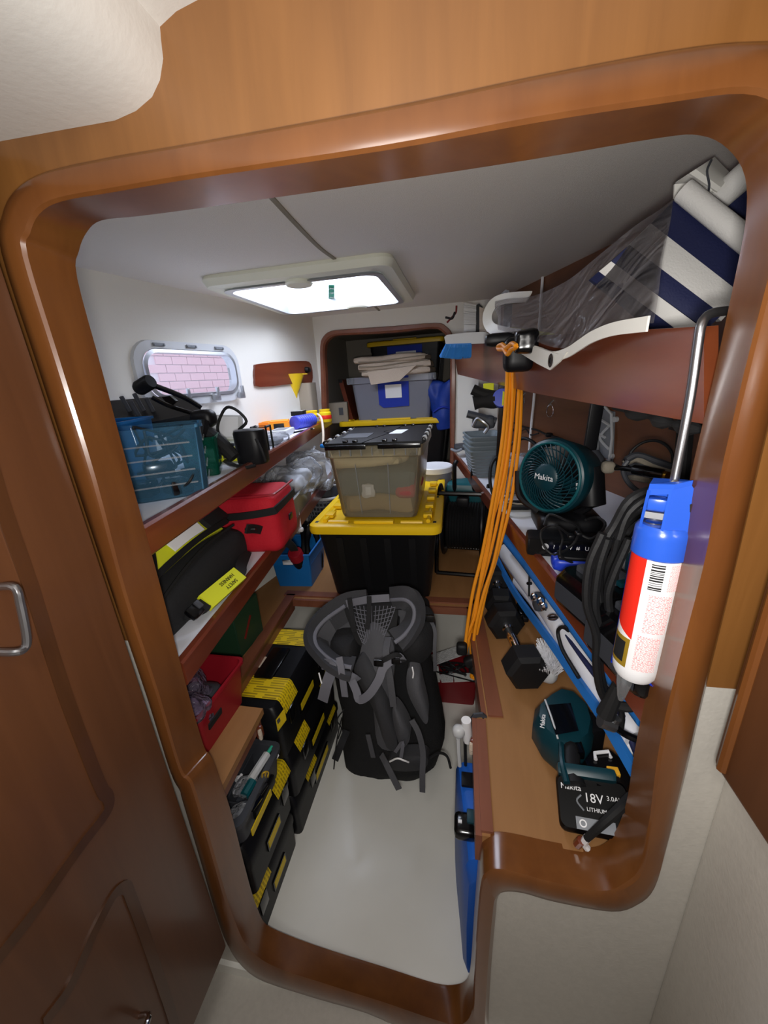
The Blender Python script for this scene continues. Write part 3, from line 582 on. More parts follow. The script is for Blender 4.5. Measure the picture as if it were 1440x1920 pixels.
# black drill-like body in the middle
t = thing('power_tool', 'black power tool body lying under the slanting clamp arm', 'tool', az(360, 850, ZU)+V(0, .1, 0))
G().tube([ay(330, 812, .98), ay(372, 808, .98), ay(412, 832, .98), ay(440, 858, .98)], lambda u: .030-.012*u, 10).to('body', 'black_matte', t, world=True)
G().soft((0, 0, 0), (.07, .10, .06), .015, Matrix.Translation(ay(352, 822, .99)), n=4).to('motor_housing', 'dark_grey_plastic', t, world=True)
# printed adapter
t = thing('power_brick', 'grey power brick with printed label and black cable on the upper shelf', 'adapter', az(420, 850, ZU)+V(-.05, .1, 0))
m_ = frame(ay(420, 800, 1.12), (.42, -.75, .5), (.8, .5, -.15))
G().box((0, 0, -.018), (.11, .085, .034), m_, bev=.006).to('body', 'light_grey_plastic', t, world=True)
G().slab([m_ @ V(-.042, .034, .0003), m_ @ V(.042, .034, .0003), m_ @ V(.042, -.034, .0003), m_ @ V(-.042, -.034, .0003)], m_.to_3x3() @ V(0, 0, .0008)).to('printed_label', 'print_white', t, world=True)
G().tube([ay(*p, 1.08) for p in ((448, 806), (462, 790), (445, 770), (425, 764), (412, 785), (408, 805), (414, 822))], .0045, 8).to('cable', 'black_rubber', t, world=True)
t = thing('pump_cylinder', 'short black cylindrical charger standing at the shelf edge', 'charger', (-.605, 1.045, ZU), RZ)
G().loft([[(x, y, z) for x, y in rrect(w, .07*w/.09, .03, 6)] for w, z in ((.084, 0), (.09, .006), (.09, .09), (.085, .097), (.07, .099))]).to('body', 'black_plastic', t); G().tube([(.03, -.036, .075), (.045, -.045, .04), (.048, -.04, .01)], .004, 8).to('lead', 'black_rubber', t)
t = thing('black_cable', 'black cable looping in front of the standing cylindrical charger', 'cable', az(440, 875, ZU))
G().tube([ay(402, 828, .98), ay(412, 845, .96), az(415, 862, ZU+.004), az(440, 873, ZU+.004), az(470, 870, ZU+.004), az(492, 858, ZU+.004), ay(496, 838, 1.10), ay(490, 815, 1.10), ay(478, 800, 1.12)], .0045, 8).to('cord', 'black_rubber', t, world=True)
G().tube([az(405, 852, ZU+.006), az(428, 866, ZU+.004), az(455, 877, ZU+.004), az(478, 873, ZU+.004)], .005, 8).to('cord_loop', 'black_rubber', t, world=True)
t = thing('yellow_box', 'small yellow-green box between the green bin and the standing charger', 'box', (-.70, 1.10, ZU), RZ)
G().box((0, 0, .02), (.09, .05, .04), bev=.004).to('body', 'yellow_fabric', t); G().box((0, -.0255, .02), (.05, .001, .02)).to('print', 'dark_grey_plastic', t)
t = thing('black_holder', 'little black open wire frame next to the standing charger', 'holder', (-.665, 1.22, ZU), RZ)
G().tube([(-.03, 0, 0), (-.03, 0, .085), (.02, 0, .085), (.02, 0, 0)], .004, 6, k=1).tube([(-.03, .05, 0), (-.03, .05, .085), (.02, .05, .085), (.02, .05, 0)], .004, 6, k=1).tube([(-.03, 0, .085), (-.03, .05, .085)], .004, 6, k=1).tube([(.02, 0, .085), (.02, .05, .085)], .004, 6, k=1).to('frame', 'black_plastic', t)
t = thing('dark_case', 'flat black case against the hull under the port window', 'case', (-.98, 1.42, ZU), RZ); G().box((0, 0, .045), (.2, .12, .09), bev=.012).to('body', 'black_matte', t); G().box((.05, -.061, .05), (.05, .004, .015), bev=.001).to('latch', 'dark_grey_plastic', t)
t = thing('bag_of_parts', 'little clear plastic bag of parts next to the black wire frame', 'bag', (-.71, 1.40, ZU)); G().soft((0, 0, .02), (.09, .14, .04), .02, nz=.012, ns=30, n=7).to('film', 'bag_film', t); G().soft((0, 0, .012), (.05, .08, .02), .008, nz=.006, ns=40, n=4).to('contents', 'grey_plastic', t)
t = thing('grey_block', 'pale grey plastic block beside the orange level on the upper shelf', 'block', (-.80, 1.66, ZU), RZ); G().box((0, 0, .014), (.085, .15, .028), bev=.006).to('body', 'light_grey_plastic', t); G().box((0, 0, .0285), (.05, .1, .002), bev=.0005).to('recess', 'grey_plastic', t)
t = thing('orange_level', 'flat orange tool case lying against the hull on the upper shelf', 'case', (-1.0, 1.93, ZU), RZ); G().box((0, 0, .02), (.22, .10, .04), bev=.006).to('body', 'orange_plastic', t); G().box((.02, 0, .041), (.12, .05, .003), bev=.001).to('lid_panel', 'orange_rubber', t)
t = thing('drill_bit_case', 'open orange case with black insert beside the blue roll', 'case', (-.90, 1.86, ZU), RZ+.2); G().prism([(-.05, -.06), (.05, -.06), (.05, .06), (-.05, .06)], .05, bev=.006).to('body', 'orange_rubber', t); G().box((.0, -.061, .024), (.05, .004, .03), bev=.001).to('insert', 'black_plastic', t); G().box((0, -.062, .010), (.09, .003, .006)).to('lip', 'yellow_plastic', t)
t = thing('blue_roll', 'short purple-blue ribbed roll beside the orange case', 'roll', (-.80, 1.93, ZU+.034), RZ)
prof = []
for k in range(9): prof += [(.033, -.07+k*.0165), (.034, -.065+k*.0165), (.033, -.06+k*.0165), (.031, -.057+k*.0165)]
G().lathe([(0, -.072)]+prof+[(0, .08)], frame((0, 0, 0), (.5, 1, 0)), 18).to('roll', 'purple_blue', t)
t = thing('pencil', 'black pencil on the white shelf near the orange case', 'pencil', (-.74, 1.78, ZU)); G().tube([(-.03, -.07, .004), (.02, .06, .004)], .004, 6, k=1).to('shaft', 'black_plastic', t); G().tube([(.02, .06, .004), (.026, .075, .004)], lambda u: .004*(1-u)+.0004, 6, k=1).to('tip', 'towel', t)
for i, (dx, dy, h, c1, c2, lab) in enumerate(((-.80, 2.06, .075, 'yellow_plastic', 'label_white', 'yellow glue jar with white band at the far end of the upper shelf'), (-.775, 2.20, .07, 'yellow_label', 'red_ink', 'yellow jar with red band behind the first glue jar'))):
    t = thing('glue_jar', lab, 'jar', (dx, dy, ZU)); G().lathe([(.0, 0), (.034, 0), (.036, .004), (.036, h*.75), (.03, h*.82), (0, h*.82)]).to('body', c1, t); G().lathe([(.0365, h*.25), (.0368, h*.26), (.0368, h*.55), (.0365, h*.56)], None, 24, False, False).to('band', c2, t); G().lathe([(0, h*.8), (.03, h*.8), (.031, h), (.028, h*1.02), (0, h*1.02)]).to('lid', 'yellow_plastic', t)
t = thing('small_black_box', 'small black carton with white sticker at the far end of the upper shelf', 'box', (-.955, 2.20, ZU), .1); G().box((0, 0, .035), (.11, .08, .07), bev=.002).to('carton', 'black_plastic', t); G().box((.0, -.0405, .03), (.035, .001, .03)).to('sticker', 'label_white', t); G().box((.02, 0, .0705), (.06, .07, .001)).to('flap', 'light_grey_plastic', t)
c0 = ay(573, 790, 2.32); t = thing('tall_canister', 'tall beige translucent canister holding a yellow funnel by the far bulkhead', 'canister', (c0.x, 2.32, ZU)); hh = ay(573, 718, 2.32).z-ZU
G().loft([[(x, y, z) for x, y in rrect(.155, .12, .02)] for z in (0, hh)], cap1=False).to('body', 'brown_card', t)
t = thing('funnel', 'yellow plastic funnel with clear spout standing in the beige canister', 'funnel', (c0.x-.02, 2.24, ZU))
fz = ay(570, 700, 2.24).z-ZU; fr = (ay(591, 700, 2.24)-ay(546, 700, 2.24)).length/2
G().lathe([(fr*1.04, fz), (fr, fz-.006), (fr*.3, fz-.115), (fr*.15, fz-.17), (fr*.13, fz-.17), (fr*.26, fz-.115), (fr*.94, fz-.004), (fr*.98, fz+.001)], None, 28, False, False).to('cone', 'yellow_trans', t); G().lathe([(.009, fz-.16), (.009, .03)], None, 12, False, False).to('spout', 'clear_tube', t); G().box((fr+.01, 0, fz-.004), (.03, .02, .005), bev=.002).to('tab', 'yellow_trans', t)
t = thing('domed_lid', 'black domed thing behind the yellow funnel', 'lid', ay(567, 694, 2.36)); G().soft((0, 0, 0), (.10, .06, .035), .016, n=5).to('body', 'black_plastic', t); G().box((-.02, -.03, .012), (.02, .006, .01), bev=.002).to('tab', 'black_gloss', t)
t = thing('white_lead', 'thin white cord hanging over the far end of the upper shelf', 'cord', ay(597, 780, 2.1))
G().tube([ay(588, 776, 2.1), ay(596, 777, 2.05), ay(603, 786, 1.98), ay(606, 810, 1.9), ay(606, 832, 1.85)], .006, 8).to('cord', 'towel', t, world=True); G().soft((0, 0, 0), (.03, .03, .02), .008, Matrix.Translation(ay(606, 836, 1.85)), n=3).to('plug', 'blue_plastic', t, world=True)
t = thing('red_item', 'tiny red clip by the yellow jars at the far bulkhead', 'clip', ay(598, 782, 2.2)); G().soft((0, 0, 0), (.03, .05, .012), .005, n=3).to('body', 'red_ink', t); G().tube([(0, -.02, .006), (.008, 0, .012), (0, .02, .006)], .002, 6).to('spring', 'steel', t)
# ================================================================== LOWER LEFT SHELF
# harness bag: long soft black bag with yellow edge
t = thing('harness_bag', 'long black and yellow life harness bag nearest on the lower left shelf', 'bag', (-.66, .80, ZM))
def ringsoft(C, wx, wz, sq=.5, n=20, e=(1, 0, 0), u=(0, 0, 1)):
    out = []; e, u = Vector(e), Vector(u)
    for j in range(n):
        a = 2*PI*j/n; c, s = math.cos(a), math.sin(a)
        out.append(Vector(C)+e*(math.copysign(abs(c)**sq, c)*wx)+u*(math.copysign(abs(s)**sq, s)*wz))
    return out
g = G(); rws = []
for y, xr, zt, zb_ in ((.56, -.580, .07, .005), (.60, -.577, .10, .005), (.68, -.582, .122, .003), (.80, -.597, .134, .002), (.92, -.610, .128, .004), (.965, -.618, .11, .008), (.98, -.635, .09, .02)):
    w = .115; xr -= .012; rws.append(ringsoft((xr-w, y, ZM+(zt+zb_)/2), w, (zt-zb_)/2, .42, e=(1, -.0, -.1)))
g.grid(rws, True, True, True); g.to('body', 'bag_black', t, world=True)
top = [(-.622, .57, ZM+.10), (-.624, .68, ZM+.138), (-.638, .80, ZM+.150), (-.652, .92, ZM+.145)]
G().tube([(x+.022, y, z-.016) for x, y, z in top], .004, 6).to('front_seam', 'black_matte', t, world=True)
G().ribbon([(-.665, .52, ZM+.125), (-.660, .60, ZM+.140), (-.660, .70, ZM+.157), (-.667, .80, ZM+.162), (-.68, .90, ZM+.150)], .075, .012, nrm=(.75, -.15, .65)).to('yellow_cover', 'yellow_fabric', t, world=True, label='bright yellow cover strip')
G().ribbon([(-.648, .69, ZM+.172), (-.652, .75, ZM+.177), (-.656, .81, ZM+.177)], .05, .004, nrm=(.75, -.15, .65)).to('reflective_strip', 'reflective', t, world=True, label='shining white reflective strip')
G().ribbon([(-.632, .54, ZM+.105), (-.632, .66, ZM+.134), (-.642, .80, ZM+.145), (-.655, .93, ZM+.138)], .014, .008, nrm=(.7, 0, .7)).to('zip', 'black_matte', t, world=True)
G().ribbon([(-.595, .555, ZM+.05), (-.60, .58, ZM+.10), (-.635, .63, ZM+.155), (-.66, .66, ZM+.185)], .012, .005, nrm=(.6, -.4, .7)).to('strap_loop', 'black_matte', t, world=True)
G().ribbon([(-.668, .84, ZM+.172), (-.68, .90, ZM+.168), (-.70, .97, ZM+.155)], .06, .014, nrm=(.7, -.1, .7)).to('velcro_flap', 'bag_black', t, world=True)
t = thing('harness_strap', 'black strap with yellow sleeve reading SAFETY HARNESS along the lower shelf edge', 'strap', (-.575, .78, ZM))
a, b = az(388, 1128, ZM+.03), az(446, 1078, ZM+.03)
q = [az(320, 1160, ZM+.02), az(352, 1150, ZM+.03), az(380, 1138, ZM+.03), a, b, az(452, 1060, ZM+.03), az(462, 1035, ZM+.03)]
G().ribbon(q, .03, .008, nrm=(.6, -.25, .75)).to('webbing', 'black_matte', t, world=True)
mid = (a+b)/2; ux = (b-a).normalized(); nn = V(.62, -.25, .7); nn = (nn-ux*nn.dot(ux)).normalized(); vy = nn.cross(ux)
G().ribbon([a-ux*.008, mid, b+ux*.004], .042, .016, nrm=nn, k=2).to('sleeve', 'yellow_fabric', t, world=True, label='yellow fabric sleeve')
mm = Matrix(((-ux.x, -vy.x, nn.x, 0), (-ux.y, -vy.y, nn.y, 0), (-ux.z, -vy.z, nn.z, 0), (0, 0, 0, 1)))
for k, s in enumerate(('SAFETY', 'HARNESS')):
    q = mm.copy(); q.translation = mid+nn*.0088+vy*(-.008+.016*k)+ux*.018; text('lettering', s, .0135, 'black_matte', t, q)
G().soft((0, 0, 0), (.035, .03, .014), .005, frame(az(365, 1147, ZM+.045), nn, ux), n=3).to('buckle', 'black_gloss', t, world=True); G().soft((0, 0, 0), (.014, .02, .008), .003, frame(az(372, 1133, ZM+.055), nn, ux), n=3).to('buckle_tongue', 'dark_grey_plastic', t, world=True)
# red cooler bag
t = thing('cooler_bag', 'soft red zipped bag behind the harness bag on the lower shelf', 'bag', (-.70, 1.09, ZM), .12)
G().soft((0, 0, .095), (.30, .20, .19), .035, nz=.012, ns=7, n=10, seed=2).to('body', 'red_fabric', t)
zz = [(-.152, -.103, .135), (0, -.106, .128), (.13, -.103, .140), (.150, -.085, .146), (.153, .03, .15), (.150, .085, .15)]
G().ribbon(zz, .022, .006, nrm=[(0, -1, 0), (0, -1, 0), (.3, -1, 0), (1, -.3, 0), (1, 0, 0), (1, 0, 0)]).to('zip', 'black_matte', t); G().tube([(-.14, -.1, .185), (0, -.103, .186), (.13, -.098, .19), (.148, -.07, .19), (.15, .08, .19)], .004, 6).to('piping', 'red_plastic', t)
G().box((.156, .0, .09), (.005, .03, .02), bev=.002).to('strap_anchor', 'black_plastic', t)
t = thing('black_sling', 'wide black webbing sling drooping in front of the red bag', 'strap', az(500, 1000, ZM))
G().ribbon([ay(462, 992, .93), ay(480, 992, .98), ay(505, 998, 1.04), ay(525, 1008, 1.07), ay(545, 1022, 1.10), ay(552, 1032, 1.14)], .026, .006, nrm=(.3, -1, .3)).to('webbing', 'black_matte', t, world=True); G().box((0, 0, 0), (.03, .006, .02), frame(ay(470, 992, .955), (.3, -1, .3), (1, 0, 0)), bev=.002).to('keeper', 'black_plastic', t, world=True)
# clear organizer with bags
t = thing('clear_organizer', 'clear plastic organizer tray full of cables behind the red bag', 'bin', (-.74, 1.42, ZM), RZ); crate_shell(G(), .22, .38, .10, t=.002, r=.03).to('body', 'clear_organizer', t); G().box((0, 0, .045), (.004, .34, .07)).to('divider', 'clear_organizer', t)
for s_ in range(3):
    random.seed(50+s_); q = [V(-.74+random.uniform(-.07, .07), 1.42+random.uniform(-.13, .13), ZM+.03+random.uniform(0, .09)) for _ in range(10)]
    o = thing('loose_cable', ('tangled black cable near the front of the clear organizer', 'black lead looping above the clear organizer', 'black cable at the back of the clear organizer')[s_], 'cable', (-.74, 1.42, ZM+.02)); G().tube(q, .004, 6).to('cord', 'black_rubber', o, world=True); G().soft((0, 0, 0), (.02, .03, .014), .005, Matrix.Translation(q[-1]), n=3).to('plug', 'black_plastic', o, world=True)
for i, (c, d, lab) in enumerate((((-.70, 1.50, ZM+.115), (.20, .22, .12), 'crumpled clear plastic bag on the clear organizer'), ((-.73, 1.78, ZM+.085), (.22, .24, .17), 'crumpled clear plastic bag at the far end of the lower shelf'), ((-.80, 1.28, ZM+.11), (.12, .16, .09), 'small clear plastic bag next to the red bag'))):
    o = thing('plastic_bag', lab, 'bag', c); G().soft((0, 0, 0), d, .06, nz=.05, ns=14, n=14, seed=i*3).to('film', 'bag_film', o); G().soft((0, 0, -.01), [q*.6 for q in d], .03, nz=.03, ns=20, n=8, seed=i).to('contents', ('light_grey_plastic', 'rope_grey', 'grey_plastic')[i], o); G().tube([(0, 0, d[2]*.45), (.02, -.01, d[2]*.6), (.03, .01, d[2]*.7)], .006, 6).to('twist', 'bag_film', o)
t = thing('white_spoon', 'white plastic scoop poking up beside the blue crate', 'scoop', ay(560, 970, 1.35)); G().tube([ay(558, 952, 1.36), ay(560, 972, 1.35), ay(563, 988, 1.34)], .006, 8).soft((0, 0, 0), (.022, .02, .02), .008, Matrix.Translation(ay(564, 993, 1.34)), n=3).to('body', 'white_plastic', t, world=True); G().tube([ay(558, 952, 1.36), ay(557, 940, 1.37)], .003, 6).to('tip', 'light_grey_plastic', t, world=True)
# grey perforated basket
c = V(-.79, 1.90, ZB)
t = thing('laundry_basket', 'round grey perforated plastic basket with pale rim beyond the yellow lid', 'basket', c+V(.07, .03, 0), RZ)
hh = .24; rb = .135
G().loft([[(x, y, z) for x, y in rrect(w, w, w/2-.001, 6)] for w, z in ((.2, 0), (.26, hh), (.252, hh), (.194, .004))]).to('liner', 'dark_grey_plastic', t)
g = G()
for k in range(9): z = .015+k*.025; r_ = .101+.029*z/hh*1.0; g.lathe([(r_, z), (r_+.003, z+.003), (r_+.003, z+.008), (r_, z+.011)], None, 28, False, False)
for k in range(40): a = 2*PI*k/40; g.tube([(math.cos(a)*.102, math.sin(a)*.102, .01), (math.cos(a)*.132, math.sin(a)*.132, hh)], .0028, 4, k=1)
g.to('lattice', 'grey_plastic', t); G().lathe([(.128, hh-.008), (.144, hh-.006), (.146, hh+.002), (.14, hh+.008), (.128, hh+.006)], None, 30, False, False).to('rim', 'light_grey_plastic', t)
# ================================================================== LEFT BENCH
t = thing('plastic_crate', 'bright blue plastic crate with handle slot on the left rear bench', 'crate', (-.69, 1.435, ZB), .06)
# body built in panels so the handle slot is open
w, d, h = .165, .215, .150
crate_shell(G(), w, d, h-.045, r=.008, lip=.001, t=.003, tw=.88).to('body', 'blue_plastic', t)
g = G(); hw = w/2; hd = d/2
for a, b in ((-hw, -.035), (.035, hw)): g.box(((a+b)/2, -hd+.0015, h-.0335), (b-a, .003, .027))
g.box((0, -hd+.0015, h-.01), (w, .003, .022)); g.box((0, hd-.0015, h-.0225), (w, .003, .045)); g.box((-hw+.0015, 0, h-.0225), (.003, d, .045)); g.box((hw-.0015, 0, h-.0225), (.003, d, .045)); g.to('upper_band', 'blue_plastic', t)
g = G(); [g.tube([(x0, y0, h), (x1, y1, h)], .004, 8, k=1) for x0, y0, x1, y1 in ((-hw, -hd, hw, -hd), (hw, -hd, hw, hd), (hw, hd, -hw, hd), (-hw, hd, -hw, -hd))]; g.to('rim', 'strap_blue', t)
for i, (x, y, hgt, lab) in enumerate(((-.66, 1.45, .21, 'black tool handle standing in the bright blue crate'), (-.63, 1.50, .19, 'second black tool handle towards the back of the bright blue crate'), (-.70, 1.50, .20, 'black plastic tool leaning in the bright blue crate'))):
    o = thing('hand_tool', lab, 'tool', (x, y, ZB+.01)); G().tube([(0, 0, 0), (.0, .01, hgt*.6), (.012*(-1)**i, .02, hgt)], lambda u: .014+.004*math.sin(u*9), 8).to('grip', 'black_plastic', o); G().soft((.0, .02, hgt), (.04, .03, .03), .01, n=3).to('head', 'black_gloss', o)
t = thing('spray_can', 'dark container with round red cap in the near corner of the bright blue crate', 'bottle', (-.655, 1.40, ZB+.02), rot=(.5, 0, 0)); G().lathe([(0, 0), (.026, 0), (.028, .01), (.028, .13), (.02, .14)]).to('body', 'black_plastic', t); G().lathe([(.026, .128), (.030, .13), (.030, .165), (.027, .17), (0, .17)]).to('cap', 'red_plastic', t)
t = thing('white_rag', 'white cloth showing through the slot of the bright blue crate', 'cloth', (-.70, 1.375, ZB+.005)); G().soft((0, 0, .06), (.08, .06, .10), .03, nz=.03, ns=25, n=8).to('cloth', 'white_plastic', t)
# green product box
t = thing('carton', 'dark green printed cardboard box on the bench under the lower shelf', 'box', (-.735, .965, ZB), -.02)
G().box((0, 0, .075), (.12, .14, .15), bev=.002).to('carton', 'green_box', t)
G().slab([(-.058, -.0705, .148), (.058, -.0705, .148), (.058, -.0705, .004), (-.058, -.0705, .004)], (0, -.0005, 0)).to('front_print', 'print_green_card', t); G().slab([(.0605, -.068, .148), (.0605, .068, .148), (.0605, .068, .004), (.0605, -.068, .004)], (.0006, 0, 0)).to('side_print', 'print_green_card', t)
G().slab([(.0612, -.04, .05), (.0612, .01, .105), (.0612, .018, .098), (.0612, -.032, .043)], (.0006, 0, 0)).to('red_tool_print', 'cord_red', t)
# red basket on the ledge
t = thing('plastic_basket', 'red plastic basket on the near left ledge holding a plastic bag', 'basket', (-.665, .655, ZB), 0)
w, d, h = .20, .20, .125
crate_shell(G(), w, d, h, r=.018, tw=.86, lip=.007).to('body', 'red_plastic', t); G().box((.093, -.05, .09), (.004, .05, .018), xf(ry=.13), bev=.004).to('hand_slot', 'black_matte', t)
t = thing('plastic_bag', 'crumpled purplish clear bag bulging from the red basket on the ledge', 'bag', (-.655, .64, ZB+.02)); G().soft((0, 0, .065), (.13, .14, .10), .05, nz=.05, ns=16, n=13, seed=9).soft((.07, -.05, .10), (.07, .06, .04), .02, nz=.03, ns=22, n=8, seed=4).to('film', 'purple_film', t); G().soft((0, 0, .04), (.10, .12, .06), .02, nz=.02, n=5).to('contents', 'dark_grey_plastic', t)
# ================================================================== TOOLBOXES ON THE FLOOR
def toolbox(nm, lab, x0, x1, y0, y1, z0, z1, ys, tag=False, grp=None, side='print_yellow'):
    t = thing(nm, lab, 'toolbox', ((x0+x1)/2, (y0+y1)/2, z0)); w, d, h = x1-x0, y1-y0, z1-z0
    def R(ww, dd, z): return [(x, y, z) for x, y in rrect(ww, dd, .014, 3)]
    G().loft([R(w*.95, d*.96, 0), R(w*.97, d*.98, h*.62)]).to('body', 'black_plastic', t)
    G().loft([R(w, d, h*.60), R(w*1.0, d*1.0, h*.74), R(w*.97, d*.985, h*.80), R(w*.86, d*.95, h*.97), R(w*.80, d*.93, h)]).to('lid', 'black_plastic', t)
    G().box((0, 0, h*.985), (w*.30, d*.38, .02), bev=.006).to('carry_handle', 'black_gloss', t)
    for yy in ys:
        yc = yy-(y0+y1)/2; b = .042
        P = [(-w*.40, h+.0015), (w*.402, h+.0015), (w*.435, h*.97+.001), (w*.487, h*.80), (w*.503, h*.74)]
        G().grid([[(x, yc-b, z+.001) for x, z in P], [(x, yc+b, z+.001) for x, z in P]]).to('top_label', 'print_yellow', t, label='yellow printed label')
        la_ = G().box((w*.506, yc-.01, h*.60), (.006, .036, h*.30), bev=.003).to('latch', 'black_gloss', t)
        G().box((w*.512, yc-.01, h*.62), (.002, .008, .012)).to('latch_slot', 'dark_grey_plastic', la_)
    q = Matrix(((0, 0, 1, w*.49), (1, 0, 0, 0), (0, 1, 0, h*.36), (0, 0, 0, 1))); sl_ = G().box((0, 0, 0), (d*.32, h*.22, .004), q).to('side_label', 'black_gloss', t); G().box((0, 0, .001), (d*.28, h*.14, .004), q).to('side_lettering', side, sl_)
    return t
toolbox('toolbox', 'big black toolbox with two yellow bands, on top of the stack', -.70, -.492, .745, 1.12, .335, .515, (.83, 1.065))
toolbox('toolbox', 'black toolbox with yellow bands in the middle of the floor stack', -.715, -.484, .755, 1.16, .165, .335, (.855, 1.085))
toolbox('toolbox', 'black toolbox with yellow bands at the bottom of the floor stack', -.72, -.492, .75, 1.18, 0, .165, (.885, 1.105))
b = thing('price_ticket', 'pale printed ticket standing on the near end of the top toolbox', 'ticket', ay(533, 1360, .73)); G().patch([(517, 1350), (533, 1328), (537, 1350), (521, 1372)], lambda u, v: .735, 2, 2, .001).to('card', 'print_yellow', b, world=True); G().patch([(519, 1351), (524, 1345), (526, 1352), (521, 1358)], lambda u, v: .7345, 1, 1, .0003).to('figure', 'dark_grey_plastic', b, world=True)
G().box((-.03, -.0, .1815), (.022, .05, .001)).to('masking_tape', 'towel', bpy.data.objects['toolbox'])
# near bottom box and tray organizer
toolbox('toolbox', 'low black case with yellow band beneath the open tool tray', -.70, -.50, .51, .745, 0, .165, (.55,))
toolbox('toolbox', 'second black case directly beneath the open tool tray', -.70, -.492, .515, .745, .165, .325, (.715,))
t = thing('tool_tray', 'open dark grey tool tray with tools, nearest on the floor stack', 'tray', (-.580, .630, .328), 0)
w, d, h = .165, .215, .085
crate_shell(G(), w, d, h, r=.022, tw=.9, t=.010, lip=.012).to('body', 'dark_grey_plastic', t)
G().box((0, .02, .03), (.004, .17, .045)).box((0, -.04, .03), (.13, .004, .045)).to('divider', 'dark_grey_plastic', t); G().box((.082, .0, .03), (.012, .10, .03), bev=.004).to('side_latch', 'black_plastic', t); G().box((.0885, -.03, .02), (.003, .10, .02)).to('side_label', 'print_yellow', t)
tb = (-.60, .70, .31)
def tool(nm, lab, P, r, m1, m2, cut=.5):
    o = thing(nm, lab, nm.split('_')[-1], P[0]); k = [Vector(p) for p in P]; a = k[0].lerp(k[-1], cut)
    G().tube([k[0], a], r, 8, k=1).to('handle', m1, o, world=True); G().tube([a, k[-1]], r*.45, 8, k=1).to('shank', m2, o, world=True)
P_ = lambda px, py, z: az(px, py, z+.075)
tool('marker_pen', 'white and pale green marker lying lengthwise in the tool tray', [P_(470, 1462, .335), P_(510, 1400, .335)], .011, 'light_grey_plastic', 'mint', .75)
tool('chisel', 'bright steel blade with teal handle in the tool tray', [P_(458, 1492, .33), P_(488, 1440, .33)], .012, 'teal_light', 'chrome')
tool('file_tool', 'white tipped rod at the far end of the tool tray', [P_(516, 1420, .325), P_(523, 1410, .325)], .007, 'white_plastic', 'steel')
tool('eraser_stick', 'short white stick at the left side of the tool tray', [P_(446, 1465, .325), P_(453, 1452, .325)], .009, 'white_plastic', 'white_plastic')
tool('black_pliers', 'black pliers with yellow marks across the tool tray', [P_(468, 1515, .32), P_(500, 1470, .32)], .013, 'black_gloss', 'black_plastic')
o = thing('yellow_hook', 'small yellow bent hook on the black pliers', 'hook', P_(493, 1460, .335)); G().tube([P_(492, 1461, .335), P_(492, 1451, .34), P_(498, 1447, .34), P_(503, 1449, .335), P_(502, 1457, .335)], .0025, 6).to('hook', 'gold', o, world=True); G().tube([P_(497, 1459, .335), P_(498, 1448, .34)], .0025, 6, k=1).to('bar', 'gold', o, world=True)
tool('green_driver', 'green handled screwdriver by the marker in the tool tray', [P_(455, 1492, .315), P_(478, 1462, .315)], .010, 'teal_light', 'steel', .6)
for i, (px, py, lab) in enumerate(((450, 1540, 'clear blister pack of screws near the front of the tool tray'), (462, 1490, 'crumpled clear packet in the middle of the tool tray'))):
    o = thing('screw_packet', lab, 'packet', P_(px, py, .30)); G().soft((0, 0, .025), (.045, .05, .02), .008, nz=.012, ns=30, n=7, seed=i).to('film', 'bag_film', o); G().soft((0, 0, .018), (.03, .035, .012), .005, nz=.008, ns=60, n=5).to('screws', 'grey_plastic', o)
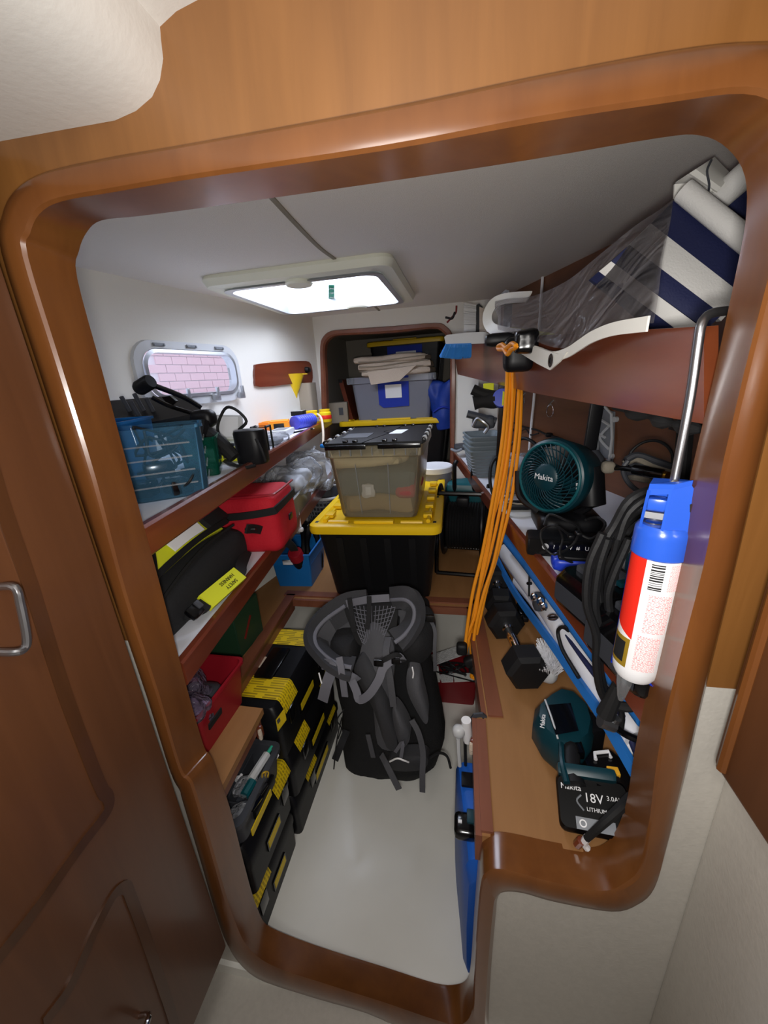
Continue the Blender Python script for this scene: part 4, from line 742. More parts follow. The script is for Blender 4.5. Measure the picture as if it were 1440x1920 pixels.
# ================================================================== CENTRE: TOTES
def tote(nm, lab, C, w, d, h, rz=0, lidm='yellow_plastic', bodym='tote_black', tw=.84):
    t = thing(nm, lab, 'tote', C, rz)
    def R(ww, dd, z, r=.03): return [(x, y, z) for x, y in rrect(ww, dd, r, 5)]
    bw, bd = w*.93, d*.93
    G().loft([R(bw*tw, bd*tw, 0), R(bw*tw*1.01, bd*tw*1.01, .01), R(bw*.97, bd*.97, h*.84), R(bw*.985, bd*.985, h*.86), R(bw*.985, bd*.985, h*.93), R(bw, bd, h-.025)]).to('body', bodym, t)
    g = G()
    for sx in (-1, 1):
        for k in range(5):
            y = -bd*.36+bd*.18*k; g.slab([(sx*bw*tw*.5, y-.012, .02), (sx*bw*tw*.5, y+.012, .02), (sx*bw*.483, y+.012, h*.82), (sx*bw*.483, y-.012, h*.82)], (sx*.004, 0, 0))
    for sy in (-1, 1):
        for k in range(4):
            x = -bw*.3+bw*.2*k; g.slab([(x-.012, sy*bd*tw*.5, .02), (x+.012, sy*bd*tw*.5, .02), (x+.012, sy*bd*.483, h*.82), (x-.012, sy*bd*.483, h*.82)], (0, sy*.004, 0))
    g.to('ribs', bodym, t)
    lid_ = G().loft([R(w, d, h-.032, .035), R(w+.004, d+.004, h-.02, .035), R(w, d, h-.004, .035), R(w-.012, d-.012, h, .032), R(w-.055, d-.055, h, .03), R(w-.075, d-.075, h-.010, .028), R(w-.12, d-.12, h-.010, .02)]).to('lid', lidm, t)
    for k in range(3): G().box((-w*.0, (-.5 if k == 0 else .5)*(d-.075), h+.003) if k < 2 else (0, 0, h-.006), (w*.30, .022, .012) if k < 2 else (w*.4, d*.5, .006), bev=.003).to('lid_block', lidm, lid_)
    for sx in (-1, 1):
        for k in range(5): G().box((sx*(w/2-.052), -d*.32+d*.16*k, h), (.032, d*.06, .014), bev=.003).to('lid_lug', lidm, lid_)
        for sy in (-1, 1): G().box((sx*(w/2-.024), sy*(d/2-.042), h-.001), (.012, .018, .004), bev=.0015).to('lock_slot', 'tote_black', lid_)
        G().box((sx*(w/2-.024), 0, h-.001), (.010, .018, .004), bev=.0015).to('lock_slot', 'tote_black', lid_)
    for (a, b_) in (((-w*.36, -d*.43), (-w*.20, -d*.43)), ((w*.36, -d*.43), (w*.20, -d*.43)), ((-w*.40, -d*.41), (-w*.40, -d*.22)), ((w*.40, -d*.41), (w*.40, -d*.22))):
        G().tube([(a[0], a[1], h-.004), (b_[0], b_[1], h-.004)], .008, 8, k=1).to('lid_ridge', lidm, lid_)
    return t
L0, L1, L2 = az(581, 988, .88), az(828, 990, .88), az(832, 897, .88)
tc_ = V((L0.x+L1.x)/2-.012, L0.y+.34, ZB)
tote('storage_tote', 'large black tote with yellow lid standing in the middle on the bench', tc_, .475, .68, .325, .02)
# clear tote on its lid
tp = V(-.298, 1.50, .885)
t = thing('flip_top_tote', 'clear tote with black interlocking flip lid standing on the yellow lid', 'tote', tp, .01)
w, d, h = .345, .46, .275
def R(ww, dd, z, r=.025): return [(x, y, z) for x, y in rrect(ww, dd, r, 5)]
G().loft([R(w*.80, d*.84, 0), R(w*.82, d*.86, .012), R(w*.94, d*.94, h*.80), R(w*.95, d*.95, h*.82), R(w, d, h*.84), R(w, d, h-.008), R(w-.004, d-.004, h-.008), R(w*.93, d*.93, h*.80), R(w*.81, d*.85, .014)]).to('body', 'clear_bin', t)
for sx in (-.06, .045): G().tube([(sx, -d*.432, .015), (sx*1.1, -d*.472, h*.74)], .0016, 6, k=1).to('corner_line', 'clear_organizer', t)
g = G()
for k in range(9):
    x = -w*.44+w*.11*k; g.box((x, -d*.49, h*.905), (.004, .012, h*.10))
g.to('moulded_ribs', 'clear_organizer', t, kind='stuff')
# two leaves of the lid with an S-shaped join
xs = [(-.5, -.5), (-.10, -.5), (-.06, -.34), (.03, -.10), (.06, .0), (-.04, .12), (.0, .16), (.10, .26), (.14, .5), (-.5, .5)]
xs2 = [(.5, -.5), (-.085, -.5), (-.045, -.34), (.045, -.10), (.075, .0), (-.02, .12), (.015, .16), (.115, .26), (.155, .5), (.5, .5)]
for i, P in enumerate((xs, xs2)):
    g = G(); g.prism([(x*w*.985, y*d*.985) for x, y in (P if i == 0 else P[::-1])], .010, xf((0, 0, h-.006)), bev=.002); leaf_ = g.to('lid_leaf', 'black_plastic', t)
    sx = -1 if i == 0 else 1
    G().box((sx*w*.27+.0, -d*.497, h-.010), (w*.42, .012, .016), bev=.003).to('front_skirt', 'black_gloss', leaf_)
for k, x in enumerate((-.28, -.18, .12, .22)): G().box((x*w, -d*.45, h+.007), (.016, .022, .010), bev=.003).to('lid_catch', 'black_gloss', t)
for k, x in enumerate((-.2, -.1, .17, .27)): G().box((x*w, d*.46, h+.007), (.014, .018, .010), bev=.003).to('lid_catch', 'black_gloss', t)
for sx in (-1, 1):
    g = G(); g.tube([(sx*w*.5, -d*.46, h+.002), (sx*w*.5, d*.46, h+.002)], .005, 8, k=1); g.to('hinge_rod', 'black_gloss', t)
    for k in range(9): G().lathe([(0, -.009), (.009, -.009), (.009, .009), (0, .009)], frame((sx*w*.5, -d*.42+d*.105*k, h+.002), (0, 1, 0)), 10).to('hinge_knuckle', 'light_grey_plastic' if k % 2 else 'black_gloss', t)
G().box((.055, .03, h+.0048), (.05, .11, .0015), xf(rz=-.12)).to('label', 'label_white', t)
G().box((-.09, -.05, h+.0048), (.10, .12, .0015)).to('embossed_panel', 'dark_grey_plastic', t)
for nm, lab, cat, C, D, m_, nz, sd in (('folded_cloth', 'brown cloth at the bottom of the clear tote', 'cloth', (0, 0, .045), (w*.72, d*.74, .075), 'cloth_brown', .03, 1), ('folded_cloth', 'dark grey-green cloth across the middle of the clear tote', 'cloth', (.0, 0, .125), (w*.80, d*.78, .095), 'cloth_dark', .06, 2),
    ('folded_cloth', 'dull red cloth at the right side of the clear tote', 'cloth', (w*.30, -.06, .10), (w*.26, d*.62, .06), 'cloth_red', .02, 3), ('folded_cloth', 'beige checked cloth at the top left of the clear tote', 'cloth', (-w*.10, 0, .205), (w*.76, d*.80, .06), 'cloth_beige', .05, 4)):
    o = thing(nm, lab, cat, tp+V(C[0], C[1], C[2])); G().soft((0, 0, 0), D, .03, nz=nz, ns=9, n=9, seed=sd).to('cloth', m_, o); G().soft((0, D[1]*.03, -D[2]*.12), (D[0]*.9, D[1]*.9, D[2]*.5), .02, nz=nz*.6, ns=12, n=6, seed=sd+7).to('under_fold', m_, o)
o = thing('foil_packet', 'small pale packet showing through the front of the clear tote', 'packet', tp+V(-.03, -d*.405, .10)); G().soft((0, 0, 0), (.045, .012, .05), .005, nz=.01, ns=40, n=5).to('packet', 'light_grey_plastic', o); G().box((0, -.007, .0), (.02, .002, .03), bev=.001).to('sticker', 'label_white', o)
# bucket behind
bc = ay(818, 880, 1.98); rb_ = .07
t = thing('bucket', 'white lidded round tub behind the clear tote beside the yellow lid', 'bucket', (bc.x-.005, 1.93, ZB))
bz = ay(818, 872, 1.93).z-ZB
G().lathe([(.0, 0), (.072, 0), (.085, bz-.02), (0, bz-.02)], None, 28).to('body', 'clear_grey', t); G().lathe([(.086, bz-.03), (.090, bz-.028), (.090, bz-.004), (.086, bz), (.078, bz-.002), (0, bz-.002)], None, 28).to('lid', 'white_plastic', t)
# far locker
t = tote('storage_tote', 'black tote with yellow lid inside the far opening', V(-.455, 2.90, .60), .78, .50, .50, .0)
t = thing('storage_box', 'grey translucent box with blue lining and white label in the far opening', 'box', (-.46, 2.86, 1.10), 0)
w, d, h = .58, .38, .285
G().loft([R(w*.86, d*.86, 0), R(w*.94, d*.94, h*.84), R(w, d, h*.86), R(w, d, h), R(w-.01, d-.01, h), R(w*.92, d*.92, h*.84), R(w*.85, d*.85, .01)]).to('body', 'clear_grey', t)
for sx in (-1, 1): G().box((sx*w*.475, -d*.49, h*.93), (.05, .03, h*.15), bev=.004).to('corner_lug', 'clear_organizer', t)
G().slab([(-.09, -d*.492, h*.98), (.12, -d*.492, h*.98), (.115, -d*.455, h*.30), (-.06, -d*.455, h*.28), (-.09, -d*.46, h*.36)], (0, -.004, 0)).to('blue_pocket', 'royal_blue_cloth', t)
G().slab([(-.04, -d*.497-.004, h*.80), (.07, -d*.497-.004, h*.80), (.07, -d*.475-.004, h*.50), (-.04, -d*.475-.004, h*.50)], (0, -.002, 0)).to('label', 'print_paper', t)
o = thing('paper_stack', 'grey papers at the bottom of the translucent grey box', 'paper', (-.44, 2.84, 1.12)); G().box((0, 0, .035), (.38, .26, .07), bev=.003).to('stack', 'brown_card', o); G().box((-.12, -.12, .05), (.1, .02, .05), bev=.003).to('front_sheet', 'pale_paper', o)
t = thing('folded_towel', 'folded cream towel lying on the grey translucent box', 'towel', (-.44, 2.80, 1.385))
for k, (z, dx, w_, d_, h_) in enumerate(((.022, .02, .47, .34, .045), (.062, .0, .50, .32, .05), (.105, -.01, .47, .30, .045))):
    G().soft((dx, 0, z), (w_, d_, h_), .022, nz=.035, ns=6, n=10, seed=k*5).to('fold', 'towel', t)
G().slab([(-.16, -.178, .03), (.16, -.182, .05), (.05, -.190, -.035), (-.14, -.186, -.05)], (0, -.012, 0)).to('hanging_corner', 'towel', t)
for k in range(3): G().tube([(-.22, -.165-.003*k, .035+.03*k), (-.1, -.172, .03+.03*k), (.08, -.170, .045+.028*k), (.23, -.155, .05+.03*k)], .0035, 6).to('edge_hem', 'brown_card', t)
t = tote('storage_tote', 'topmost dark tote with yellow lid at the back of the far opening', V(-.40, 3.22, 1.16), .58, .36, .47, -.06)
G().box((0.0, -.168, .33), (.26, .006, .20)).to('blue_pocket', 'royal_blue_cloth', t); G().box((.01, -.173, .31), (.15, .003, .16)).to('label', 'print_paper', t)
t = tote('storage_tote', 'lower black tote at the back right of the far opening', V(-.36, 3.24, .70), .62, .36, .40, 0)
t = thing('blue_tarp', 'crumpled blue tarpaulin bundle at the right of the far opening', 'tarp', (-.12, 2.75, 1.02)); G().soft((0, 0, .16), (.15, .2, .36), .06, nz=.09, ns=9, n=13, seed=4).to('bundle', 'tarp_blue', t); G().tube([(-.06, -.09, .12), (0, -.12, .15), (.06, -.09, .13)], .008, 6).to('tie', 'royal_blue_cloth', t)
t = thing('leaning_board', 'dark red-brown board leaning at the left of the far opening', 'board', (-.83, 2.85, 1.08)); G().slab([(-.03, -.05, .30), (-.0, -.05, .30), (.06, -.05, .0), (.03, -.05, .0)], (0, .3, 0)).to('board', 'shelf_edge_wood', t); G().slab([(-.03, -.052, .30), (-.0, -.052, .30), (.0, -.052, .28), (-.027, -.052, .28)], (0, -.002, 0)).to('end_cap', 'black_plastic', t)
t = thing('card_box', 'grey printed cardboard piece at the lower left of the far opening', 'box', (-.86, 2.75, 1.09)); G().box((0, 0, .07), (.13, .12, .14), xf(rz=.2), bev=.003).to('carton', 'brown_card', t); G().box((.02, -.062, .08), (.03, .003, .05), xf(rz=.2)).to('print_mark', 'dark_grey_plastic', t)
# ================================================================== BACKPACK (upside down, back panel to us)
bp = thing('backpack', 'large black and grey hiking backpack leaning upside down against the bench edge', 'backpack', (-.26, 1.05, 0))
def A(px, py, y): return ay(px, py, y)
sp = [(1452, 655, 800, .97, .10), (1435, 646, 822, .955, .17), (1400, 640, 833, .965, .20), (1340, 640, 828, .975, .23), (1280, 632, 815, .99, .24), (1220, 618, 805, 1.01, .24), (1175, 610, 808, 1.04, .23), (1140, 625, 800, 1.08, .19), (1125, 650, 780, 1.11, .12)]
rws = []
for py, xl, xr, y, th in sp:
    a, b = A(xl, py, y+th*.35), A(xr, py, y+th*.35); c = (a+b)/2; wx = (b-a).length/2; rws.append(ringsoft(c+V(0, th*.15, 0), wx, th/2, .72, n=28, e=(b-a).normalized(), u=(0, -.93, .25)))
g = G(); g.grid(rws, True, True, True)
bmesh.ops.subdivide_edges(g.b, edges=g.b.edges[:], cuts=1, smooth=.6)
for v in g.b.verts: v.co += v.co.normalized()*0+V(noise.noise(v.co*14), noise.noise(v.co*14+V(5, 0, 0)), noise.noise(v.co*14+V(0, 5, 0)))*.014
g.to('body', 'pack_black', bp, world=True)
def pan(nm, pts, ys, m, th=.008, lift=0, label=None):
    """fabric panel stretched over pixel outline; ys depth as function of py"""
    c = (sum(p[0] for p in pts)/len(pts), sum(p[1] for p in pts)/len(pts)); P = cat_rom([(p[0], p[1], 0) for p in pts], 3, True)
    rowsP = []
    for s in (1, .75, .5, .25, .02): rowsP.append([A(c[0]+(p.x-c[0])*s, c[1]+(p.y-c[1])*s, ys(c[1]+(p.y-c[1])*s)-lift*(1-s*s)) for p in P])
    back_ = [p+V(0, th+.03, 0) for p in rowsP[0]]
    return G().grid([back_]+rowsP, True, False, True).to(nm, m, bp, world=True, label=label)
def yb_(py):
    T = [(1100, 1.06), (1140, 1.0), (1200, .935), (1260, .885), (1320, .865), (1400, .855), (1450, .87)]
    for (a, ya), (b, yb2) in zip(T, T[1:]):
        if py <= b: k = max(0, (py-a)/(b-a)); return ya+(yb2-ya)*k
    return .87
Y_ = lambda off: (lambda py: yb_(py)-off)
pan('mesh_panel', [(648, 1135), (700, 1132), (742, 1128), (744, 1170), (735, 1200), (700, 1215), (672, 1208), (655, 1170)], Y_(.0), 'black_matte', lift=.004)
# open mesh lattice on the panel
g = G(); ly = lambda py: yb_(py)-.008
for k in range(13):
    u = k/12; g.tube([A(652+90*u, 1136, ly(1136)), A(664+66*u, 1170, ly(1170)), A(680+34*u, 1206, ly(1206))], .0012, 4, k=2)
for k in range(9):
    v = k/8; py = 1138+66*v; g.tube([A(652+26*v, py, ly(py)), A(697, py+9, ly(py)-.004), A(743-26*v, py, ly(py))], .0012, 4, k=2)
g.to('mesh_net', 'pack_light', bp, world=True, kind='stuff')
pan('spine_pad', [(693, 1170), (712, 1172), (735, 1200), (740, 1240), (735, 1290), (725, 1340), (745, 1395), (735, 1408), (708, 1395), (700, 1330), (690, 1290), (672, 1260), (676, 1220)], Y_(.004), 'pack_grey', lift=.02)
pan('left_shoulder_pad', [(676, 1230), (690, 1235), (715, 1270), (730, 1330), (745, 1395), (725, 1402), (700, 1330), (672, 1280), (664, 1255)], Y_(.018), 'pack_mid', lift=.02)
pan('right_shoulder_pad', [(768, 1250), (785, 1262), (792, 1290), (803, 1340), (798, 1358), (782, 1335), (765, 1300), (762, 1270)], Y_(.012), 'pack_grey', lift=.014)
pan('hydration_sleeve', [(738, 1325), (752, 1338), (768, 1370), (766, 1392), (752, 1402), (742, 1375), (736, 1345)], Y_(.018), 'pack_grey', lift=.018)
pan('side_pocket', [(745, 1190), (790, 1150), (812, 1165), (815, 1210), (795, 1240), (770, 1248), (745, 1240), (735, 1215)], Y_(-.015), 'pack_black', lift=.05)
pan('lower_pocket', [(625, 1195), (665, 1195), (668, 1240), (662, 1255), (635, 1250), (620, 1225)], Y_(.0), 'pack_black', lift=.03)
pan('top_lid', [(735, 1420), (790, 1417), (803, 1428), (790, 1444), (745, 1446), (728, 1436)], Y_(.02), 'pack_mid', lift=.015)
# hip belt wings: padded ribbons standing towards us
def wing(nm, pts, w, m, th=.018): return G().ribbon([A(*p) for p in pts], w, th, nrm=[(-.1, -.5, .3), (.9, -.1, .5), (.7, .2, .9), (.2, .1, 1)] if nm == 'left_hip_wing' else [(.1, -.5, .3), (-.9, -.3, .6), (-.5, -.3, .9), (-.2, -.6, .6)], k=6).to(nm, m, bp, world=True)
LB = [(690, 1131, 1.02), (650, 1138, 1.01), (612, 1165, .98), (594, 1190, .94), (597, 1215, .89), (620, 1238, .84), (645, 1250, .82), (662, 1254, .82)]
wg_ = wing('left_hip_wing', LB, .085, 'pack_mid')
G().tube([A(x-3, y-2, d-.015) for x, y, d in LB[1:]], .0065, 8).to('left_wing_binding', 'pack_light', wg_, world=True)
G().ribbon([A(x+16, y+14, d+.0) for x, y, d in LB[1:5]], .075, .006, nrm=[(.5, -1, .4), (1, -.5, .5), (1, -.2, .6)], k=5).to('left_wing_lining', 'pack_grey', wg_, world=True)
RB = [(735, 1122, 1.03), (762, 1122, 1.0), (778, 1138, .98), (776, 1165, .95), (760, 1188, .91), (742, 1202, .89)]
wg_ = wing('right_hip_wing', RB, .07, 'pack_mid')
G().tube([A(x-2, y+3, d-.015) for x, y, d in RB], .006, 8).to('right_wing_binding', 'pack_light', wg_, world=True)
G().ribbon([A(x-14, y+12, d+.01) for x, y, d in RB[:5]], .06, .006, nrm=[(0, -1, .4), (-.6, -1, .4), (-1, -1, .5)], k=5).to('right_wing_lining', 'pack_grey', wg_, world=True)
def st(nm, pts, w, m='pack_light', nrm=(0, -1, .35), th=.003): return G().ribbon([A(*p) for p in pts], w, th, nrm=nrm, k=5).to(nm, m, bp, world=True)
st('top_strap', [(650, 1132, .99), (690, 1124, .98), (730, 1121, .98)], .022)
st('loop_strap', [(655, 1122, .97), (661, 1160, .94), (665, 1185, .93)], .014, 'pack_black'); st('loop_strap', [(692, 1118, .97), (692, 1150, .95), (688, 1180, .93)], .014, 'pack_black')
st('belt_tail', [(602, 1245, .82), (622, 1250, .80), (612, 1285, .79), (605, 1314, .79)], .030); st('belt_tail', [(636, 1232, .80), (641, 1262, .78), (647, 1306, .78)], .018)
st('belt_webbing', [(606, 1248, .815), (630, 1258, .80), (660, 1268, .80), (672, 1275, .81)], .018)
st('chest_strap', [(654, 1262, .81), (668, 1295, .79), (674, 1312, .78), (692, 1302, .775), (710, 1275, .78), (720, 1250, .79), (745, 1232, .80), (755, 1240, .81)], .022, 'pack_light')
st('shoulder_web', [(728, 1195, .88), (724, 1225, .83), (731, 1270, .81), (738, 1325, .81)], .018, 'pack_grey'); st('shoulder_web', [(706, 1245, .80), (725, 1235, .79), (745, 1228, .80), (758, 1240, .81)], .012, 'pack_black')
st('compression_strap', [(772, 1350, .82), (785, 1375, .81), (793, 1410, .80), (792, 1450, .78), (792, 1485, .77)], .016, 'pack_grey'); st('compression_strap', [(715, 1415, .82), (728, 1440, .79), (748, 1480, .77)], .018, 'pack_grey')
st('side_strap', [(690, 1378, .83), (700, 1420, .83)], .014, 'pack_grey'); st('haul_loop', [(741, 1410, .82), (755, 1392, .80), (752, 1420, .81)], .010)
st('side_webbing', [(802, 1155, .99), (815, 1180, .95), (815, 1215, .93), (816, 1258, .93)], .010, 'pack_grey'); st('side_webbing', [(650, 1370, .90), (640, 1395, .86), (628, 1425, .84)], .022, 'pack_black')
G().tube([A(641, 1345, .87), A(635, 1370, .85), (A(630, 1400, .84)), A(626, 1442, .83)], .002, 6).tube([A(645, 1330, .87), A(632, 1350, .85), A(640, 1365, .85), A(634, 1385, .85)], .002, 6).to('cord', 'black_matte', bp, world=True)
G().tube([A(800, 1425, .86), A(822, 1412, .85), A(838, 1418, .83), A(845, 1440, .82)], .004, 6).to('loose_strap_end', 'pack_black', bp, world=True)
G().tube([A(731, 1428, .80), A(745, 1422, .79), A(758, 1426, .79), A(766, 1429, .80)], .0025, 6).to('reflective_piping', 'reflective', bp, world=True, label='shining white piping')
G().tube([A(773, 1251, .83), A(775, 1262, .83), A(774, 1271, .83)], .002, 6).tube([A(598, 1262, .79), A(603, 1281, .79)], .002, 6).to('reflective_tab', 'reflective', bp, world=True)
for px, py, y, s_ in ((805, 1160, .955, .02), (710, 1243, .79, .018), (650, 1256, .80, .014), (742, 1240, .79, .016)): G().soft((0, 0, 0), (s_*1.4, s_*.5, s_), .003, frame(A(px, py, y), (0, .3, 1)), n=3).to('buckle', 'black_gloss', bp, world=True)
# ================================================================== RED BASKET on the floor with papers
t = thing('plastic_basket', 'dark red plastic basket on the floor under the orange cord ends', 'basket', (-.04, 1.43, .0), 0)
crate_shell(G(), .22, .17, .13, r=.012, tw=.9, lip=.006).to('body', 'dark_red_plastic', t)
for i, (P, z, lab) in enumerate((([(796, 1232), (860, 1210), (868, 1228), (800, 1252)], .165, 'folded leaflet slanting at the back of the floor basket'), ([(797, 1255), (822, 1248), (825, 1278), (800, 1279)], .135, 'white sheet at the front left of the floor basket'), ([(850, 1262), (888, 1262), (888, 1276), (852, 1278)], .138, 'white card at the front right of the floor basket'), ([(822, 1265), (850, 1262), (850, 1278), (828, 1279)], .134, 'printed packet at the front of the floor basket'))):
    o = thing('leaflet', lab, 'paper', az(*P[0], z)); G().slab([az(*p, z+.004*(k > 1)) for k, p in enumerate(P)], (0, 0, -.003)).to('sheet', 'print_paper' if i in (0, 3) else 'pale_paper', o, world=True, smooth=False)
o = thing('loose_leads', 'tangle of dark leads and foil in the floor basket', 'cable', az(840, 1255, .14))
for s_ in range(4):
    random.seed(80+s_); G().tube([az(820+random.uniform(0, 55), 1238+random.uniform(0, 30), .13+random.uniform(0, .03)) for _ in range(7)], .003, 6).to('lead', ('black_rubber', 'steel', 'black_rubber', 'black_rubber')[s_], o, world=True)
o = thing('long_probe', 'thin black rod lying across the floor basket', 'rod', az(850, 1266, .15)); G().tube([az(790, 1252, .17), az(893, 1279, .145)], .0028, 6, k=1).to('rod', 'black_plastic', o, world=True); G().tube([az(790, 1252, .17), az(800, 1255, .17)], .004, 6, k=1).to('tip', 'black_gloss', o, world=True)
# ================================================================== CABLE REEL on the rear bench
rc = V(.012, 1.62, ZB); t = thing('cable_reel', 'black cable reel in a tubular stand at the right rear of the bench', 'reel', rc, -.1)
fr = G()
for sx in (-.10, .10): fr.tube([(sx, -.14, .008), (sx, -.11, .18), (sx, -.04, .33), (sx, .04, .33), (sx, .12, .1), (sx, .13, .008)], .009, 8, k=3)
fr.tube([(-.10, -.14, .008), (.10, -.14, .008)], .009, 8, k=1).tube([(-.10, .13, .008), (.10, .13, .008)], .009, 8, k=1).tube([(-.1, -.04, .33), (.1, -.04, .33)], .010, 8, k=1).to('stand', 'black_gloss', t)
MX = frame((0, 0, .175), (1, 0, 0))
for sx in (-1, 1): G().lathe([(0, sx*.072), (.125, sx*.072), (.132, sx*.078), (.132, sx*.084), (.12, sx*.086), (.03, sx*.092), (0, sx*.092)], MX, 32).to('flange', 'black_plastic', t)
prof = [(0, -.07)]
for k in range(12): prof += [(.098, -.068+k*.0115), (.104, -.0625+k*.0115)]
G().lathe(prof+[(.098, .07), (0, .07)], MX, 28).to('wound_cable', 'black_rubber', t)
G().box((0, -.045, .30), (.05, .05, .04), bev=.01).to('carry_grip', 'black_plastic', t); G().lathe([(0, -.11), (.04, -.11), (.045, -.10), (.045, -.095), (0, -.095)], MX, 20).to('hub', 'dark_grey_plastic', t)
t = thing('power_tool', 'teal and black power tool behind the cable reel', 'tool', (.03, 1.84, ZB)); G().soft((0, 0, .22), (.20, .12, .20), .03, n=5, nz=.02).to('housing', 'teal_light', t); G().tube([(-.06, -.05, .28), (-.06, -.07, .40), (-.05, -.06, .43)], .010, 8).tube([(.03, -.05, .28), (.02, -.07, .37), (.03, -.06, .41)], .008, 8).to('levers', 'black_plastic', t); G().box((0, 0, .06), (.14, .10, .12), bev=.01).to('base', 'black_plastic', t)
t = thing('tool_case', 'black case on the rear bench between tote and cable reel', 'case', (-.02, 2.12, ZB)); G().box((.02, 0, .12), (.18, .18, .24), bev=.015).to('body', 'black_plastic', t); G().box((.02, -.092, .2), (.05, .006, .02), bev=.002).to('latch', 'dark_grey_plastic', t)
# ================================================================== FLOOR CASE and bench-side fittings
t = thing('carry_case', 'upright blue plastic carry case on the floor against the right bench', 'case', (.02, .67, 0))
rws = []
for y, xl, zt in ((.535, .016, .36), (.55, .008, .395), (.62, .000, .41), (.70, -.010, .42), (.755, -.014, .41), (.77, -.008, .38)):
    rws.append([V(x, y, z) for x, z in ((xl+.004, .002), (xl, .02), (xl-.001, zt*.5), (xl+.003, zt-.03), (xl+.010, zt-.008), (xl+.022, zt), (.050, zt), (.060, zt-.01), (.060, .002))])
G().grid(rws, True, True, True).to('shell', 'case_blue', t, world=True)
q = ay(884, 1484, .70); G().box((.018, .70, .422), (.03, .035, .008), bev=.002).to('top_catch', 'black_plastic', t, world=True)
G().soft((.012, .60, .412), (.05, .05, .03), .010, n=4).to('latch', 'black_gloss', t, world=True); G().box((.03, .612, .425), (.03, .03, .012), bev=.003).to('latch_cover', 'teal_plastic', t, world=True); G().box((.0, .598, .428), (.008, .006, .004)).to('latch_mark', 'white_plastic', t, world=True)
t = thing('hose_fitting', 'white hose fitting with ball end clamped at the right bench corner', 'fitting', ay(875, 1365, .76))
def C_(px, py, y=.76): return ay(px, py, y)
G().slab([C_(882, 1377), C_(879, 1352), C_(888, 1340), C_(905, 1338), C_(913, 1345), C_(913, 1376)], (0, .005, 0)).to('grey_plate', 'dark_grey_plastic', t, world=True)
for p in ((886, 1347), (906, 1347), (889, 1362)): G().lathe([(0, 0), (.0028, 0), (.0028, .002), (0, .003)], frame(C_(*p, .759), (0, -1, .3)), 8).to('screw', 'chrome', t, world=True)
G().tube([C_(874, 1350, .75), C_(877, 1388, .755)], .012, 14, k=1).to('collar', 'white_plastic', t, world=True); G().soft((0, 0, 0), (.032, .03, .034), .015, Matrix.Translation(C_(860, 1371, .745)), n=5).to('ball', 'light_grey_plastic', t, world=True)
G().tube([C_(859, 1385, .745), C_(860, 1410, .74), C_(862, 1436, .735)], .005, 8).to('hose', 'light_grey_plastic', t, world=True); G().tube([C_(872, 1388, .75), C_(873, 1436, .745)], .004, 8, k=1).to('inner_hose', 'black_rubber', t, world=True)
# ================================================================== RIGHT BENCH
def dumbbell(lab, a, b, r=.058):
    a, b = Vector(a), Vector(b); d = (b-a).normalized(); t = thing('dumbbell', lab, 'dumbbell', (a+b)/2, group='hex dumbbells on the right bench')
    for c in (a, b):
        s = -1 if c is a else 1; M_ = frame(c, d*s, (0, 0, 1))
        hexp = lambda rr, z: [(rr*math.cos(PI/3*k+PI/6), rr*math.sin(PI/3*k+PI/6), z) for k in range(6)]
        G().loft([hexp(r*.80, -.038), hexp(r, -.026), hexp(r, .024), hexp(r*.80, .036)], M_).to('hex_head', 'black_rubber', t, world=True, smooth=False)
    L = (b-a).length; q = lambda u: a+d*u
    G().lathe([(0, .03), (.017, .03), (.017, .045), (.013, .05), (.0125, .055), (.015, L*.4), (.0155, L/2), (.015, L*.6), (.0125, L-.055), (.013, L-.05), (.017, L-.045), (.017, L-.03), (0, L-.03)], frame(a, d), 18).to('chrome_handle', 'chrome', t, world=True, label='knurled chrome handle')
dumbbell('near hex dumbbell with chrome handle, beside the white scrub brush', az(985, 1250, .612), az(945, 1163, .612))
dumbbell('far hex dumbbell half hidden behind the orange cord', az(938, 1132, .61), az(931, 1085, .61), .052)
t = thing('scrub_brush', 'white bristled scrub brush lying between dumbbell and blue-edged board', 'brush', az(1036, 1245, .58))
c = az(1030, 1245, .60); G().soft((0, 0, 0), (.05, .10, .05), .022, Matrix.Translation(c+V(.0, 0, -.01)) @ Matrix.Rotation(-.3, 4, 'Z'), n=5).to('block', 'light_grey_plastic', t, world=True)
g = G(); random.seed(5)
for k in range(420):
    u, v = random.uniform(-1, 1), random.uniform(-1, 1); p = c+V(u*.022+.01*v, v*.055, .01); d = V(u*.5+random.uniform(-.2, .2), v*.45+random.uniform(-.2, .2), 1).normalized()
    g.tube([p, p+d*.030], .0011, 3, k=1)
g.to('bristles', 'bristle_white', t, world=True, kind='stuff')
# cordless tool lying on the bench
t = thing('cordless_tool', 'teal and black cordless tool with 18V battery, nearest on the right bench', 'tool', az(1080, 1440, ZB))
HP = [(1000, 1345), (1004, 1318), (1030, 1296), (1052, 1284), (1078, 1290), (1108, 1318), (1118, 1352), (1112, 1385), (1092, 1402), (1050, 1402), (1018, 1376)]
hc = sum((az(*p, .645) for p in HP), Vector())/len(HP)
def lay(z, s): return [hc.lerp(az(*p, .645), s).xy.to_3d()+V(0, 0, z) for p in HP]
G().loft([lay(.565, .86), lay(.585, 1.0), lay(.625, 1.0), lay(.648, .82), lay(.655, .5)]).to('housing', 'teal_plastic', t, world=True)
G().loft([[hc.lerp(az(*p, .66), s)*1 for p in ((1022, 1322), (1070, 1318), (1085, 1370), (1042, 1378))] for s in (1, .8)]).to('top_plate', 'black_gloss', t, world=True)
G().tube([az(1022, 1312, .66), az(1034, 1345, .662), az(1046, 1385, .655)], .002, 6).to('trim_line', 'light_grey_plastic', t, world=True)
